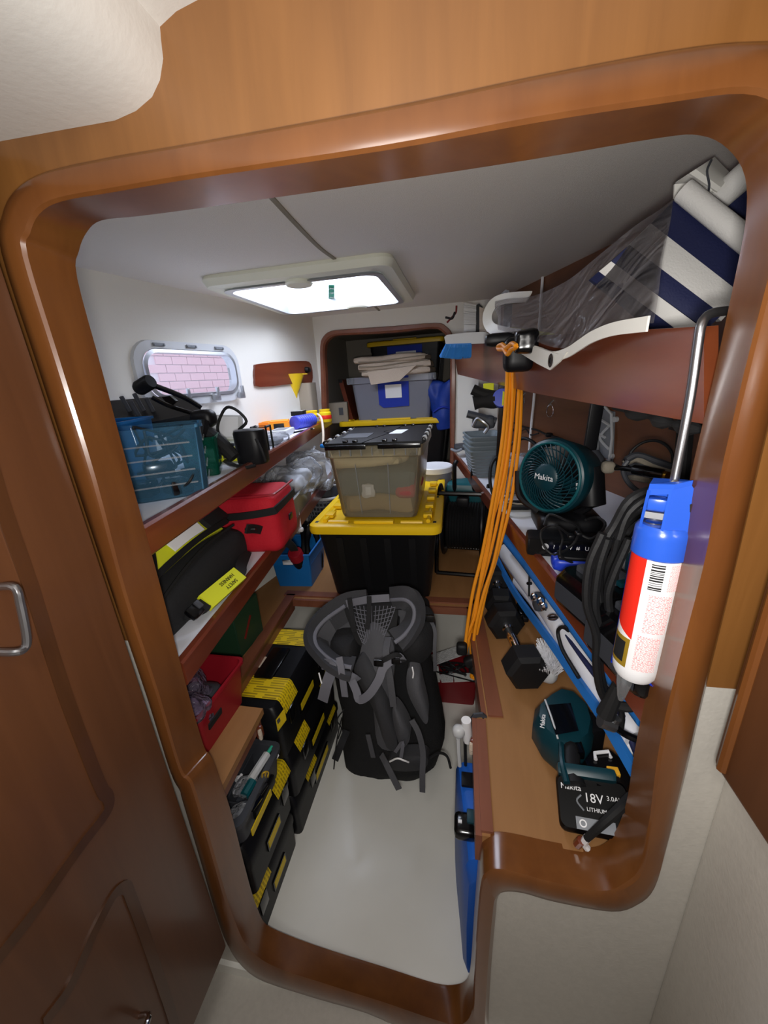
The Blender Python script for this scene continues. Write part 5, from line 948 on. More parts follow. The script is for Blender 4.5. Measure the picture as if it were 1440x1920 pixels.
G().box((0, 0, 0), (.05, .055, .07), Matrix.Translation(az(1100, 1375, .60)) @ Matrix.Rotation(.3, 4, 'Z'), bev=.010).to('gear_case', 'black_plastic', t, world=True)
G().tube([az(1062, 1385, .625), az(1070, 1410, .63), az(1070, 1440, .63), az(1078, 1475, .625)], lambda u: .020-.003*math.sin(u*PI), 12).to('grip', 'black_rubber', t, world=True)
G().tube([az(1052, 1395, .64), az(1054, 1430, .645), az(1063, 1468, .64)], .006, 8).to('grip_stripe', 'teal_plastic', t, world=True); G().box((0, 0, 0), (.016, .03, .02), Matrix.Translation(az(1085, 1405, .635)), bev=.004).to('trigger', 'black_gloss', t, world=True)
bm_ = frame(az(1112, 1510, .615), (-.18, -.42, .89), (1, -.12, .1))
bat_ = G().loft([[bm_ @ V(x, y+dy, z) for x, y in rrect(w, d, .012, 4)] for w, d, dy, z in ((.092, .062, -.004, -.055), (.105, .075, -.002, -.045), (.118, .085, 0, -.02), (.118, .085, 0, -.004), (.112, .078, 0, .003))]).to('battery', 'battery_black', t, world=True, label='black 18V battery')
G().box((-.005, .048, .004), (.10, .022, .03), bm_, bev=.008).to('foot', 'teal_plastic', t, world=True)
def btx(s, x, y, size, sx=1, m='white_plastic', z=.0036, nm='lettering'): q = bm_ @ Matrix.Translation(V(x, y, z)); text(nm, s, size, m, bat_, q, sx=sx)
btx('Makita', -.034, .022, .013, 1.0); btx('18V', .002, .009, .020); btx('3.0Ah', .035, .013, .010); btx('LITHIUM-ION', .014, -.008, .0085, 1.0)
G().tube([bm_ @ V(-.018, .012, .004), bm_ @ V(-.026, .002, .004), bm_ @ V(-.016, -.011, .004)], .0016, 6).to('swoosh', 'grey_plastic', bat_, world=True)
G().box((.0, -.030, .0036), (.062, .018, .0015), bm_).to('info_label', 'grey_plastic', bat_, world=True); G().lathe([(.004, .0046), (.006, .0046), (.006, .0052), (.004, .0052)], bm_ @ Matrix.Translation(V(-.02, -.03, 0)), 14, False, False).to('label_ring', 'white_plastic', bat_, world=True)
text('lettering', 'Makita', .013, 'white_plastic', t, frame(az(1018, 1352, .654), (0, -.1, 1), (.25, 1, .0)))
t = thing('battery', 'spare black battery with white slot and yellow latch by the moulding', 'battery', az(1140, 1450, ZB))
q = [(1093, 1424), (1104, 1408), (1146, 1404), (1172, 1425), (1186, 1462), (1176, 1486), (1118, 1474)]; bc_ = sum((az(*p, .635) for p in q), Vector())/len(q)
G().loft([[bc_.lerp(az(*p, .635), s).xy.to_3d()+V(0, 0, z) for p in q] for z, s in ((.562, .94), (.575, 1), (.622, 1), (.634, .92))]).to('body', 'black_gloss', t, world=True)
G().tube([az(1117, 1424, .638), az(1115, 1412, .638), az(1141, 1409, .638), az(1145, 1420, .638)], .0035, 8, k=1).to('white_rail', 'white_plastic', t, world=True)
G().box((0, 0, 0), (.020, .016, .008), Matrix.Translation(az(1150, 1447, .637)), bev=.0015).to('latch', 'latch_yellow', t, world=True, label='yellow latch'); G().box((0, 0, 0), (.028, .010, .010), Matrix.Translation(az(1146, 1462, .636)), bev=.002).to('latch_ramp', 'black_plastic', t, world=True)
t = thing('tether_strap', 'black tether with white plastic end lying over the 18V battery', 'strap', az(1100, 1575, .57))
G().tube([az(1182, 1496, .66), az(1160, 1518, .665), az(1130, 1545, .645), az(1100, 1572, .60)], lambda u: .009-.003*u, 8).to('strap', 'black_matte', t, world=True); G().tube([az(1102, 1570, .60), az(1095, 1580, .58), az(1101, 1590, .568)], .006, 8).to('white_end', 'white_plastic', t, world=True); G().tube([az(1090, 1576, .585), az(1082, 1584, .568)], .007, 8, k=1).to('wood_toggle', 'shelf_edge_wood', t, world=True)
# ================================================================== BLUE-EDGED WHITE BOARD under the shelf
t = thing('blue_edged_board', 'long white folded board with blue edges leaning under the right shelf', 'board', rw(.9, .6, .05))
def rib(nm, pts, w, m, off=.03, th=.02, lab=None): return G().ribbon([rpl(x, y, off) for x, y in pts], w, th, nrm=(-.95, -.15, .25), k=3).to(nm, m, t, world=True, label=lab)
def tub(nm, pts, r, m, off=.03, par=None, lab=None): return G().tube([rpl(x, y, off) for x, y in pts], r, 12).to(nm, m, par or t, world=True, label=lab)
tub('upper_blue_edge', [(948, 1008), (985, 1052), (1040, 1122), (1100, 1200), (1150, 1265), (1215, 1350)], .019, 'strap_blue', .03, lab='blue upper edge')
tub('white_body', [(952, 1035), (985, 1078), (1040, 1150), (1085, 1220), (1140, 1300), (1205, 1398)], .038, 'board_white', .065, lab='white middle roll')
tub('white_body_lower', [(975, 1090), (1010, 1130), (1060, 1205), (1120, 1290), (1200, 1425)], .026, 'board_white', .055)
rib('lower_blue_edge', [(928, 1040), (950, 1085), (978, 1130), (1030, 1200), (1075, 1265), (1130, 1345), (1192, 1450)], .020, 'strap_blue', .02, .01, 'blue lower edge')
for k, (dx, m_) in enumerate(((0, 'black_plastic'), (13, 'black_gloss'), (25, 'navy'))):
    o = thing('pole', ('black pole resting along the lower blue edge of the board', 'glossy black pole in the middle below the white board', 'dark blue pole closest to the white board')[k], 'pole', rw(.8, .6, .04))
    tub('shaft', [(965+dx, 1105-dx*.2), (1010+dx, 1160-dx*.2), (1070+dx, 1245-dx*.3), (1130+dx, 1330-dx*.4), (1196, 1440-dx*.9)], .0065, m_, .045, o); G().lathe([(0, 0), (.009, .001), (.009, .02), (0, .021)], frame(rpl(965+dx, 1105-dx*.2, .045), (0, -1, -.3)), 10).to('end_cap', 'black_rubber', o, world=True)
o = thing('strap_loop', 'black strap crossing the white board near its far end', 'strap', rpl(993, 1095, .02)); tub('webbing', [(993, 1070), (992, 1100), (992, 1118)], .003, 'black_matte', .02, o); tub('keeper', [(990, 1094), (995, 1094)], .005, 'black_plastic', .018, o)
o = thing('shiny_fitting', 'chrome fittings hanging against the white board', 'fitting', rpl(1012, 1130, .02)); G().soft((0, 0, 0), (.03, .04, .05), .012, Matrix.Translation(rpl(1010, 1128, .02)), n=4).to('purple_body', 'dark_grey_plastic', o, world=True)
for p in ((1004, 1120), (1016, 1128), (1022, 1138)): G().lathe([(0, 0), (.010, 0), (.011, .008), (.006, .012), (0, .012)], frame(rpl(*p, .0), (-1, -.4, .3)), 12).to('chrome_cap', 'chrome', o, world=True)
o = thing('carabiner', 'small dark snap hook on the white board', 'hook', rpl(1036, 1158, .02)); G().tube([rpl(*p, .015) for p in ((1028, 1156), (1036, 1152), (1046, 1156), (1040, 1162), (1030, 1161))], .0025, 6, closed=True).to('ring', 'steel', o, world=True); G().tube([rpl(1030, 1158, .012), rpl(1044, 1157, .012)], .003, 6, k=1).to('gate', 'black_plastic', o, world=True)
o = thing('bungee', 'black elastic cord hooking over the white board', 'cord', rpl(1052, 1190, .02)); tub('cord', [(1062, 1178), (1052, 1176), (1046, 1185), (1050, 1205), (1058, 1225), (1085, 1270)], .0045, 'black_rubber', .012, o); tub('end', [(1060, 1176), (1066, 1181)], .006, 'black_plastic', .012, o)
o = thing('small_black_clip', 'glossy black clip on the bench next to the lower blue edge', 'clip', az(978, 1150, .58)); G().soft((0, 0, 0), (.025, .07, .03), .01, Matrix.Translation(az(976, 1145, .585)), n=4).to('body', 'black_gloss', o, world=True); G().soft((0, 0, 0), (.02, .02, .02), .006, Matrix.Translation(az(985, 1160, .58)), n=3).to('jaw', 'black_plastic', o, world=True)
# ================================================================== RIGHT SHELF
SR = lambda y: ZR-.005+(rB.z-ZR+.005)*(y-.505)/1.795+.001
# fan
fc = ay(1040, 893, 1.10); nF = V(-.74, -.66, .10).normalized()
t = thing('fan', 'round dark teal cordless fan standing on the right shelf', 'fan', (fc.x+.03, 1.12, SR(1.12)))
FM = frame(fc, nF, (1, -1, 0)); R_ = .098
G().lathe([(0, -.105), (.055, -.105), (.078, -.095), (.090, -.06), (.098, -.02), (.102, .0), (.104, .012), (.100, .024), (.094, .028), (.090, .022), (.090, -.03), (.0, -.035)], FM, 48).to('shroud', 'teal_plastic', t, world=True)
g = G()
for k in range(36):
    a0 = 2*PI*k/36; g.tube([FM @ V(math.cos(a0+tw)*r_, math.sin(a0+tw)*r_, z) for r_, tw, z in ((.036, 0, .040), (.052, .28, .042), (.072, .58, .037), (.092, .80, .026))], .0016, 4, k=3)
for r_, z in ((.058, .042), (.076, .036)): g.tube([FM @ V(math.cos(2*PI*j/30)*r_, math.sin(2*PI*j/30)*r_, z) for j in range(30)], .0012, 4, k=1, closed=True)
g.to('grille', 'teal_plastic', t, world=True); G().tube([FM @ V(math.cos(2*PI*j/36)*.092, math.sin(2*PI*j/36)*.092, .028) for j in range(36)], .004, 8, k=1, closed=True).to('grille_ring', 'teal_light', t, world=True)
hub_ = G().lathe([(0, .046), (.030, .045), (.037, .040), (.037, .034), (0, .034)], FM, 28).to('hub', 'teal_plastic', t, world=True)
for k in range(5):
    a0 = 2*PI*k/5; G().grid([[FM @ V(math.cos(a0+tw)*r_, math.sin(a0+tw)*r_, z) for r_ in (.02, .05, .083)] for tw, z in ((0, -.018), (.35, .0), (.75, .014))]).to('fan_blade', 'black_plastic', t, world=True)
ux_ = V(.66, -.74, 0); text('lettering', 'Makita', .022, 'white_plastic', hub_, frame(fc+nF*.0468, nF, ux_))
G().lathe([(0, .10), (.030, .1), (.033, .08), (.033, -.0), (0, -.01)], frame(fc+V(.085, -.03, -.02), (-.1, .2, 1), (1, 0, 0)) @ Matrix.Translation(V(0, 0, -.05)), 20).to('motor_pod', 'black_plastic', t, world=True)
G().soft((0, 0, 0), (.17, .17, .07), .03, Matrix.Translation(V(fc.x+.045, 1.13, SR(1.13)+.040)), n=6).to('base', 'black_plastic', t, world=True)
G().tube([fc+V(-.085, .07, 0), fc+V(-.08, .05, -.07), fc+V(-.03, .03, -.11)], .011, 8).to('yoke_arm', 'black_plastic', t, world=True); G().tube([fc+V(.085, -.04, .0), fc+V(.09, -.03, -.07), fc+V(.06, 0, -.11)], .011, 8).to('yoke_arm', 'black_plastic', t, world=True)
for p, s_ in (((1083, 912), .016), ((1105, 908), .014)): G().slab([ay(p[0]-3, p[1]-6, 1.05), ay(p[0]+3, p[1]-6, 1.05), ay(p[0]+3, p[1]+6, 1.05), ay(p[0]-3, p[1]+6, 1.05)], (0, .003, 0)).to('side_sticker', 'light_grey_plastic' if s_ > .015 else 'mint', t, world=True)
# console under the fan
t = thing('console', 'flat black device with a row of white symbols at the foot of the fan', 'device', (.27, .99, SR(.99)), -.12); G().box((0, 0, .025), (.20, .075, .05), bev=.012).to('body', 'black_plastic', t)
G().slab([(-.092, -.0345, .049), (.092, -.0345, .049), (.092, -.039, .012), (-.092, -.039, .012)], (0, -.002, 0)).to('front_strip', 'black_gloss', t)
for k, x in enumerate((-.055, -.035, -.02, 0.0, .02, .04, .06)):
    if k in (0, 6): G().lathe([(0, 0), (.008, 0), (.008, .001), (0, .001)], frame((x, -.0405, .032), (0, -1, .1)), 16).to('button', 'light_grey_plastic', t)
    else: text('symbol', '?8W#U'[k-1], .014, 'white_plastic', t, rootm(t) @ frame((x, -.041, .032), (0, -1, .1), (1, 0, 0)))
t = thing('blue_pouch', 'small blue pouch lying in front of the black console', 'pouch', (.262, .90, SR(.9)), -.1); G().soft((0, 0, .018), (.095, .055, .036), .014, n=5, nz=.008).to('body', 'deep_blue', t); G().soft((0, .0, .036), (.07, .045, .012), .005, n=3).to('black_top', 'black_plastic', t)
for i, (q, r_, lab) in enumerate((([(1020, 985), (1030, 965), (1060, 975), (1085, 990), (1075, 1020), (1040, 1040), (1018, 1020), (1016, 995), (1040, 985), (1070, 1005)], .0028, 'thin black lead coiled on the console and blue pouch'), ([(1045, 985), (1055, 1010), (1050, 1040), (1075, 1055), (1100, 1050), (1120, 1035)], .0028, 'thin black lead trailing over the blue pouch towards the chargers'), ([(1098, 975), (1120, 970), (1135, 985), (1110, 1010), (1085, 1000)], .003, 'small loop of black lead at the right end of the console'))):
    o = thing('thin_lead', lab, 'cable', az(*q[0], SR(.9))); G().tube([ay(x, y, .88+.02*math.sin(k*2.1)) for k, (x, y) in enumerate(q)], r_, 6).to('lead', 'black_rubber', o, world=True); G().soft((0, 0, 0), (.014, .02, .01), .004, Matrix.Translation(ay(*q[-1], .88)), n=3).to('plug', 'black_plastic', o, world=True)
# chargers
for i, (px, py, w_, d_, h_, rz_, lab) in enumerate(((1105, 1120, .13, .15, .075, .35, 'black charger with grey label on the right shelf, the farther one'), (1190, 1205, .15, .15, .08, .3, 'black charger with large grey label near the shelf end, the nearer one'))):
    c = az(px, py, ZR+h_*.5); o = thing('charger', lab, 'charger', (c.x+.03, c.y+.01, SR(c.y)), rz_)
    G().loft([[(x, y, z) for x, y in rrect(w, d, .02, 4)] for w, d, z in ((w_*.95, d_*.95, 0), (w_, d_, .01), (w_, d_, h_*.7), (w_*.85, d_*.85, h_))]).to('body', 'black_gloss', o)
    G().slab([(-w_*.40, -d_*.501, h_*.62), (w_*.40, -d_*.501, h_*.62), (w_*.40, -d_*.501, .02), (-w_*.40, -d_*.501, .02)], (0, -.001, 0)).to('spec_label', 'print_grey', o); G().slab([(-w_*.501, d_*.40, h_*.64), (-w_*.501, -d_*.40, h_*.64), (-w_*.501, -d_*.40, .010), (-w_*.501, d_*.40, .010)], (-.001, 0, 0)).to('side_label', 'print_grey', o)
    G().box((0, .01, h_+.004), (w_*.5, d_*.5, .016), bev=.004).to('battery_rail', 'dark_grey_plastic', o); G().box((w_*.1, -d_*.2, h_+.006), (w_*.25, .02, .01), bev=.002).to('teal_tab', 'teal_plastic', o)
t = thing('teal_tool', 'dark teal tool half hidden behind the coiled black cable', 'tool', (.42, .80, SR(.8)), .4); G().soft((0, 0, .06), (.16, .10, .09), .03, n=6).to('housing', 'teal_plastic', t); G().tube([(-.05, 0, .09), (-.07, -.01, .14)], .016, 8).to('nose', 'black_plastic', t); text('lettering', 'P I', .03, 'white_plastic', t, rootm(t) @ frame((0, -.052, .075), (0, -1, .2), (1, 0, 0)))
# big coil of black cable
t = thing('cable_coil', 'large coil of thick black cable hanging over the right shelf behind the sealant gun', 'cable', ay(1200, 1100, .64))
base_loop = [(1295, 912), (1240, 912), (1190, 935), (1150, 980), (1125, 1035), (1112, 1090), (1118, 1150), (1140, 1200), (1175, 1225), (1230, 1210), (1280, 1150), (1310, 1050), (1318, 960)]
for k in range(6):
    random.seed(100+k); s_ = 1-.05*k; cxk, cyk = 1225+random.uniform(-8, 8), 1062+random.uniform(-10, 10)
    P = [ay(cxk+(x-1222)*s_+random.uniform(-5, 5), cyk+(y-1060)*s_+random.uniform(-5, 5), .62+.018*k+random.uniform(-.01, .01)) for x, y in base_loop]
    G().tube(P, .0072, 8, closed=True).to('cable_loop', 'black_rubber', t, world=True)
for k, q in enumerate(([(1130, 1000), (1105, 1060), (1100, 1130), (1118, 1190), (1118, 1240), (1125, 1290), (1140, 1322)], [(1140, 1010), (1122, 1070), (1116, 1140), (1128, 1200), (1124, 1250), (1134, 1300)], [(1180, 1010), (1150, 1080), (1140, 1120), (1150, 1170), (1185, 1230), (1215, 1262)], [(1290, 935), (1230, 928), (1180, 960), (1160, 1010)])):
    G().tube([ay(x, y, .585+.012*k) for x, y in q], .0068, 8).to('cable_drop', 'black_rubber', t, world=True)
t = thing('cable_tie_joint', 'taped cable joint with silver clamp hanging below the coil', 'joint', ay(1135, 1335, .57))
G().tube([ay(1160, 1285, .57), ay(1148, 1312, .57), ay(1135, 1340, .57)], lambda u: .010+.005*u, 10).to('tape', 'black_matte', t, world=True); G().tube([ay(1146, 1362, .57), ay(1156, 1346, .57)], .0085, 10, k=1).to('silver_clamp', 'steel', t, world=True); G().tube([ay(1125, 1350, .57), ay(1152, 1360, .57)], .012, 10, k=1).to('metal_ferrule', 'steel', t, world=True)
G().tube([ay(1154, 1322, .57), ay(1180, 1326, .565), ay(1205, 1316, .56), ay(1225, 1300, .55)], .008, 8).to('strap', 'black_matte', t, world=True); G().tube([ay(1152, 1362, .57), ay(1175, 1378, .565), ay(1215, 1395, .55)], .006, 8).to('black_rod', 'black_gloss', t, world=True); G().tube([ay(1165, 1330, .575), ay(1166, 1350, .575), ay(1164, 1368, .575)], .005, 8).to('short_loop', 'black_rubber', t, world=True)
# ================================================================== SEALANT GUN hanging from the fascia
yg = .512
ta, tbm = ay(1243, 1000, yg), ay(1188, 1262, yg); axd = (tbm-ta).normalized(); r0 = (ay(1283, 1080, yg)-ay(1183, 1062, yg)).length/2*.92
t = thing('sealant_gun', 'blue frame sealant gun with white and red cartridge hanging by its rod', 'gun', ta)
GM = frame(ta, axd, (1, 0, 0)); L = (tbm-ta).length
cart_ = G().lathe([(r0*.98, .012), (r0*.98, L*.90), (r0*.94, L*.955), (r0*.80, L*.995), (r0*.3, L*1.03), (0, L*1.03)], GM, 40).to('cartridge', 'white_plastic', t, world=True, label='white sealant cartridge')
G().lathe([(0, L*1.0), (.0115, L*1.0), (.010, L*1.08), (.0055, L*1.20), (.0035, L*1.23), (0, L*1.23)], GM @ Matrix.Translation(V(-.010, 0, 0)), 16).to('nozzle', 'clear_organizer', t, world=True, label='translucent tapered nozzle')
G().lathe([(0, -.014), (r0*.9, -.014), (r0*1.03, -.008), (r0*1.05, 0), (r0*1.06, .026), (r0*1.0, .028)], GM, 40, True, False).to('blue_collar', 'caulk_blue', t, world=True)
# angular wrap pieces on the cartridge: angle measured in the cartridge frame, 0 towards viewer
vd = (CAM-ta); vd = (vd-axd*vd.dot(axd)).normalized(); sdv = axd.cross(vd)   # sdv points to picture left or right
if sdv.dot(V(1, 0, 0)) < 0: sdv = -sdv
def wrap(nm, a0, a1, l0, l1, m, rr=1.006, n=10, skew=0, lab=None):
    rows = [[ta+axd*(L*(l0+(l1-l0)*j/6)+ (skew*(i/n) if j == 6 else 0))+(vd*math.cos(math.radians(a0+(a1-a0)*i/n))+sdv*math.sin(math.radians(a0+(a1-a0)*i/n)))*r0*.98*rr for i in range(n+1)] for j in range(7)]
    return G().grid(rows).to(nm, m, cart_, world=True, label=lab)
wrap('red_panel', -95, -20, .12, .585, 'red_ink', skew=.02, lab='bright red panel'); wrap('gold_badge', -95, -22, .68, .89, 'gold', 1.01, lab='small gold and black badge'); wrap('badge_ink', -72, -32, .71, .86, 'black_matte', 1.016)
wrap('fine_print', -2, 52, .34, .60, 'print_pink'); wrap('fine_print', -8, 46, .625, .88, 'print_pink'); wrap('fine_print', 32, 60, .14, .31, 'print_pink')
random.seed(12); l_ = .145
while l_ < .31:
    dl = random.choice((.004, .007, .010)); wrap('barcode_bar', -8, 20, l_, l_+dl, 'black_matte', 1.012, 4); l_ += dl+random.choice((.004, .006, .009))
G().grid([[ta+axd*l2+(vd*math.cos(math.radians(a))+sdv*math.sin(math.radians(a)))*r0*1.07 for a in range(62, 262, 10)] for l2 in (.0, L*.5, L*1.01)]).grid([[ta+axd*(L*1.01)+(vd*math.cos(math.radians(a))+sdv*math.sin(math.radians(a)))*r0*f for a in range(62, 262, 10)] for f in (1.07, .75)]).to('half_tube', 'deep_blue', t, world=True)
up2 = -axd; H0 = r0
def Q(a, b, c): return ta+sdv*a*H0+up2*b+vd*c*H0
# yoke: tapering blue hood with open window
g = G().slab([Q(-.02, .012, .92), Q(1.0, .012, .45), Q(.95, .052, .35), Q(.55, .070, .5), Q(.0, .066, .75)], -vd*.012)
g.to('yoke_side', 'caulk_blue', t, world=True)
G().slab([Q(-.86, .010, .55), Q(-.76, .010, .62), Q(-.68, .058, .62), Q(-.80, .058, .55)], -vd*.03).to('window_rail', 'caulk_blue', t, world=True)
G().slab([Q(-.10, .010, .92), Q(.0, .010, .95), Q(.02, .064, .78), Q(-.08, .064, .75)], -vd*.03).to('window_rail', 'caulk_blue', t, world=True)
G().slab([Q(-.78, .052, .57), Q(.02, .058, .80), Q(.02, .066, .75), Q(-.76, .062, .52)], -vd*.03).to('window_head', 'caulk_blue', t, world=True)
G().slab([Q(-.84, .010, -.5), Q(.9, .010, -.5), Q(.8, .06, -.3), Q(-.72, .06, -.3)], vd*.006).to('yoke_back', 'caulk_blue', t, world=True)
G().slab([Q(-.76, .060, .55), Q(.05, .064, .78), Q(.58, .069, .5), Q(.75, .064, -.3), Q(-.7, .062, -.3)], up2*.006).to('yoke_cap', 'caulk_blue', t, world=True)
G().box((0, 0, 0), (.020, .014, .018), frame(Q(-.38, .042, .4), vd, sdv), bev=.003).to('thumb_catch', 'caulk_blue', t, world=True)
G().box((0, 0, 0), (.024, .008, .004), frame(Q(-.40, .026, .42), vd, sdv)).to('metal_plate', 'aluminium', t, world=True)
for k in range(3): G().tube([Q(-.38+math.cos(a)*.36, .008+k*.006, .1+math.sin(a)*.36) for a in [2*PI*j/14 for j in range(14)]], .0014, 5, closed=True, k=1).to('spring_turn', 'steel', t, world=True)
G().tube([Q(.75, .042, .52), Q(.75, .042, .46)], .006, 6, k=1).to('pin_hole', 'black_matte', t, world=True)
G().tube([Q(.05, .05, .0), Q(.05, .066, .1), ay(1262, 915, yg+.004), ay(1292, 760, yg+.006), ay(1308, 650, yg+.006), ay(1314, 612, yg+.006), ay(1324, 594, yg+.012), ay(1340, 586, yg+.02), ay(1362, 583, yg+.04)], .0050, 12).to('rod', 'steel', t, world=True, label='bent steel rod')
# ================================================================== hanging from / behind the fascia
t = thing('extension_lead', 'bundle of looped orange cords hanging from the fascia down to the floor basket', 'cord', ay(955, 650, 1.38))
strands = [[(952, 672), (948, 740), (940, 830), (925, 930), (905, 1040), (888, 1110), (876, 1180), (871, 1222)], [(958, 672), (955, 745), (948, 840), (930, 940), (912, 1040), (893, 1120), (880, 1190), (874, 1225)], [(966, 680), (962, 750), (952, 850), (938, 950), (918, 1045), (898, 1120), (884, 1190), (884, 1238)], [(974, 690), (972, 760), (966, 840), (948, 950), (926, 1050), (905, 1115), (890, 1180), (886, 1235)], [(978, 690), (976, 765), (970, 845), (955, 950), (930, 1050), (915, 1100), (898, 1175), (880, 1245)], [(962, 676), (958, 800), (945, 900), (918, 1000), (902, 1080), (890, 1150), (872, 1200), (870, 1225)]]
for k, q in enumerate(strands): G().tube([ay(x+1.5*math.sin(k*3+j), y, 1.27-.034*j+.008*((k*2) % 5)) for j, (x, y) in enumerate(q)], .0054, 8, k=5).to('strand', 'orange_rubber', t, world=True)
G().tube([rpl(x, y, -.075) for x, y in ((934, 650), (942, 646), (950, 652), (960, 644), (968, 650), (958, 656), (952, 664), (945, 655), (936, 655))], .0055, 8, closed=True).to('knot', 'orange_rubber', t, world=True)
for i, (px, py) in enumerate(((866, 1216), (882, 1240), (892, 1255))): G().soft((0, 0, 0), (.034, .03, .04), .010, Matrix.Translation(ay(px, py, 1.03)) @ Matrix.Rotation(i, 4, 'Y'), n=4).to('plug', 'black_rubber', t, world=True)
G().tube([ay(888, 1258, 1.03), ay(884, 1268, 1.03), ay(890, 1272, 1.03)], .006, 6).to('orange_tail', 'orange_rubber', t, world=True)
t = thing('spring_clamp', 'black clamp jaw hooked over the fascia above the orange cords', 'clamp', ay(960, 650, 1.42))
G().soft((0, 0, 0), (.12, .05, .035), .014, Matrix.Translation(rpl(950, 636, -.03)), n=5).soft((0, 0, 0), (.075, .06, .085), .02, Matrix.Translation(rpl(972, 665, -.03)), n=5).to('jaw', 'black_plastic', t, world=True); G().soft((0, 0, 0), (.05, .03, .05), .01, Matrix.Translation(rpl(985, 640, -.05)), n=4, nz=.02).to('bag_wrap', 'black_gloss', t, world=True)
t = thing('bar_clamp', 'black bar clamp with pistol grip hanging behind the orange cords', 'clamp', ay(940, 760, 1.47))
G().box((0, 0, 0), (.026, .008, .66), Matrix.Translation(ay(942, 765, 1.47)) @ Matrix.Rotation(.02, 4, 'Y')).to('bar', 'black_gloss', t, world=True)
G().tube([ay(942, 745, 1.45), ay(925, 750, 1.44), ay(905, 752, 1.44), ay(888, 756, 1.44)], lambda u: .026+.004*math.sin(u*6), 12).to('pistol_grip', 'black_matte', t, world=True); G().tube([ay(925, 742, 1.44), ay(905, 738, 1.44), ay(886, 730, 1.44)], lambda u: .018, 10).to('trigger', 'black_matte', t, world=True)
G().lathe([(0, -.02), (.030, -.02), (.033, 0), (.030, .02), (0, .02)], frame(ay(941, 747, 1.43), (-.1, -1, .2)), 24).to('blue_badge', 'deep_blue', t, world=True); G().slab([ay(943, 733, 1.405), ay(949, 737, 1.405), ay(951, 752, 1.405), ay(946, 762, 1.405), ay(941, 760, 1.405)], (0, .003, 0)).to('yellow_badge', 'yellow_fabric', t, world=True); G().box((0, 0, 0), (.035, .02, .03), Matrix.Translation(ay(916, 727, 1.45)), bev=.004).to('yellow_release', 'yellow_fabric', t, world=True)
t = thing('caulking_tool', 'grey-brown metal hand tool lying on top of the stacked grey baskets', 'tool', ay(905, 795, 1.75))
G().tube([ay(876, 776, 1.75), ay(900, 782, 1.75), ay(930, 790, 1.75)], .016, 10).to('bar', 'dark_grey_plastic', t, world=True); G().tube([ay(886, 800, 1.74), ay(895, 785, 1.73), ay(905, 790, 1.72), ay(915, 800, 1.72), ay(908, 812, 1.72)], .008, 8).to('jaw', 'steel', t, world=True); G().soft((0, 0, 0), (.09, .06, .05), .015, Matrix.Translation(ay(905, 792, 1.76)), n=4, nz=.02).to('body', 'dark_grey_plastic', t, world=True)
t0 = None
for k in range(4):
    lab = ('lowest of the four nested grey baskets on the right shelf', 'second from the bottom of the nested grey baskets', 'third from the bottom of the nested grey baskets', 'topmost of the nested grey baskets')[k]
    if t0 is None:
        t0 = thing('grey_basket', lab, 'basket', (.10, 1.83, SR(1.83)), RZ, 'nested grey baskets'); crate_shell(G(), .155, .20, .125, r=.02, tw=.72, t=.003, lip=.006).to('body', 'basket_grey', t0)
        g = G()
        for j in range(7):
            z = .015+j*.014; w_ = .155*(.72+.28*z/.125); d_ = .20*(.72+.28*z/.125); g.tube([(x, y, z) for x, y in rrect(w_+.001, d_+.001, .02, 3)], .0014, 4, k=1, closed=True)
        g.to('weave', 'grey_plastic', t0); z0_ = SR(1.83)
    else: dup(t0, (.10, 1.83+.002*k, z0_+.020*k), lab)
t = thing('bag_of_screws', 'clear plastic bag behind the orange cord on the right shelf', 'bag', (.20, 1.52, SR(1.5))); G().soft((0, 0, .07), (.12, .12, .14), .04, nz=.04, ns=16, n=11, seed=6).to('film', 'bag_film', t); G().soft((0, 0, .03), (.08, .08, .05), .02, nz=.02, n=5).to('contents', 'light_grey_plastic', t)
t = thing('sanding_disc_tool', 'black disc and pale tray on the shelf in front of the plastic bag', 'tool', (.19, 1.30, SR(1.3))); G().lathe([(0, 0), (.055, 0), (.06, .006), (.05, .012), (0, .012)]).to('tray', 'light_grey_plastic', t); G().soft((.0, 0, .025), (.09, .05, .025), .01, n=4).to('body', 'black_plastic', t); G().tube([(.05*math.cos(a), .05*math.sin(a), .045) for a in [2*PI*j/14 for j in range(14)]], .003, 6, closed=True, k=1).to('ring', 'rope_grey', t)
t = thing('black_hose', 'black hose arching behind the orange cord towards the fan', 'cable', ay(930, 900, 1.45)); G().tube([ay(x, y, y_) for x, y, y_ in ((927, 935, 1.40), (919, 905, 1.42), (922, 870, 1.45), (940, 850, 1.48), (965, 828, 1.48), (985, 822, 1.46), (1003, 832, 1.40), (1010, 845, 1.36))], .006, 8).to('hose', 'black_rubber', t, world=True); G().soft((0, 0, 0), (.02, .02, .03), .006, Matrix.Translation(ay(927, 938, 1.40)), n=3).to('end', 'black_plastic', t, world=True)
t = thing('shelf_end_clip', 'grey plastic hooks at the far end of the right shelf edge', 'clip', ay(858, 838, 2.25)); G().soft((0, 0, 0), (.09, .09, .03), .012, Matrix.Translation(ay(866, 838, 2.22)), n=4, nz=.02).to('body', 'dark_grey_plastic', t, world=True); G().tube([ay(846, 842, 2.2), ay(856, 846, 2.18), ay(866, 842, 2.18)], .008, 8).to('hook', 'grey_plastic', t, world=True)
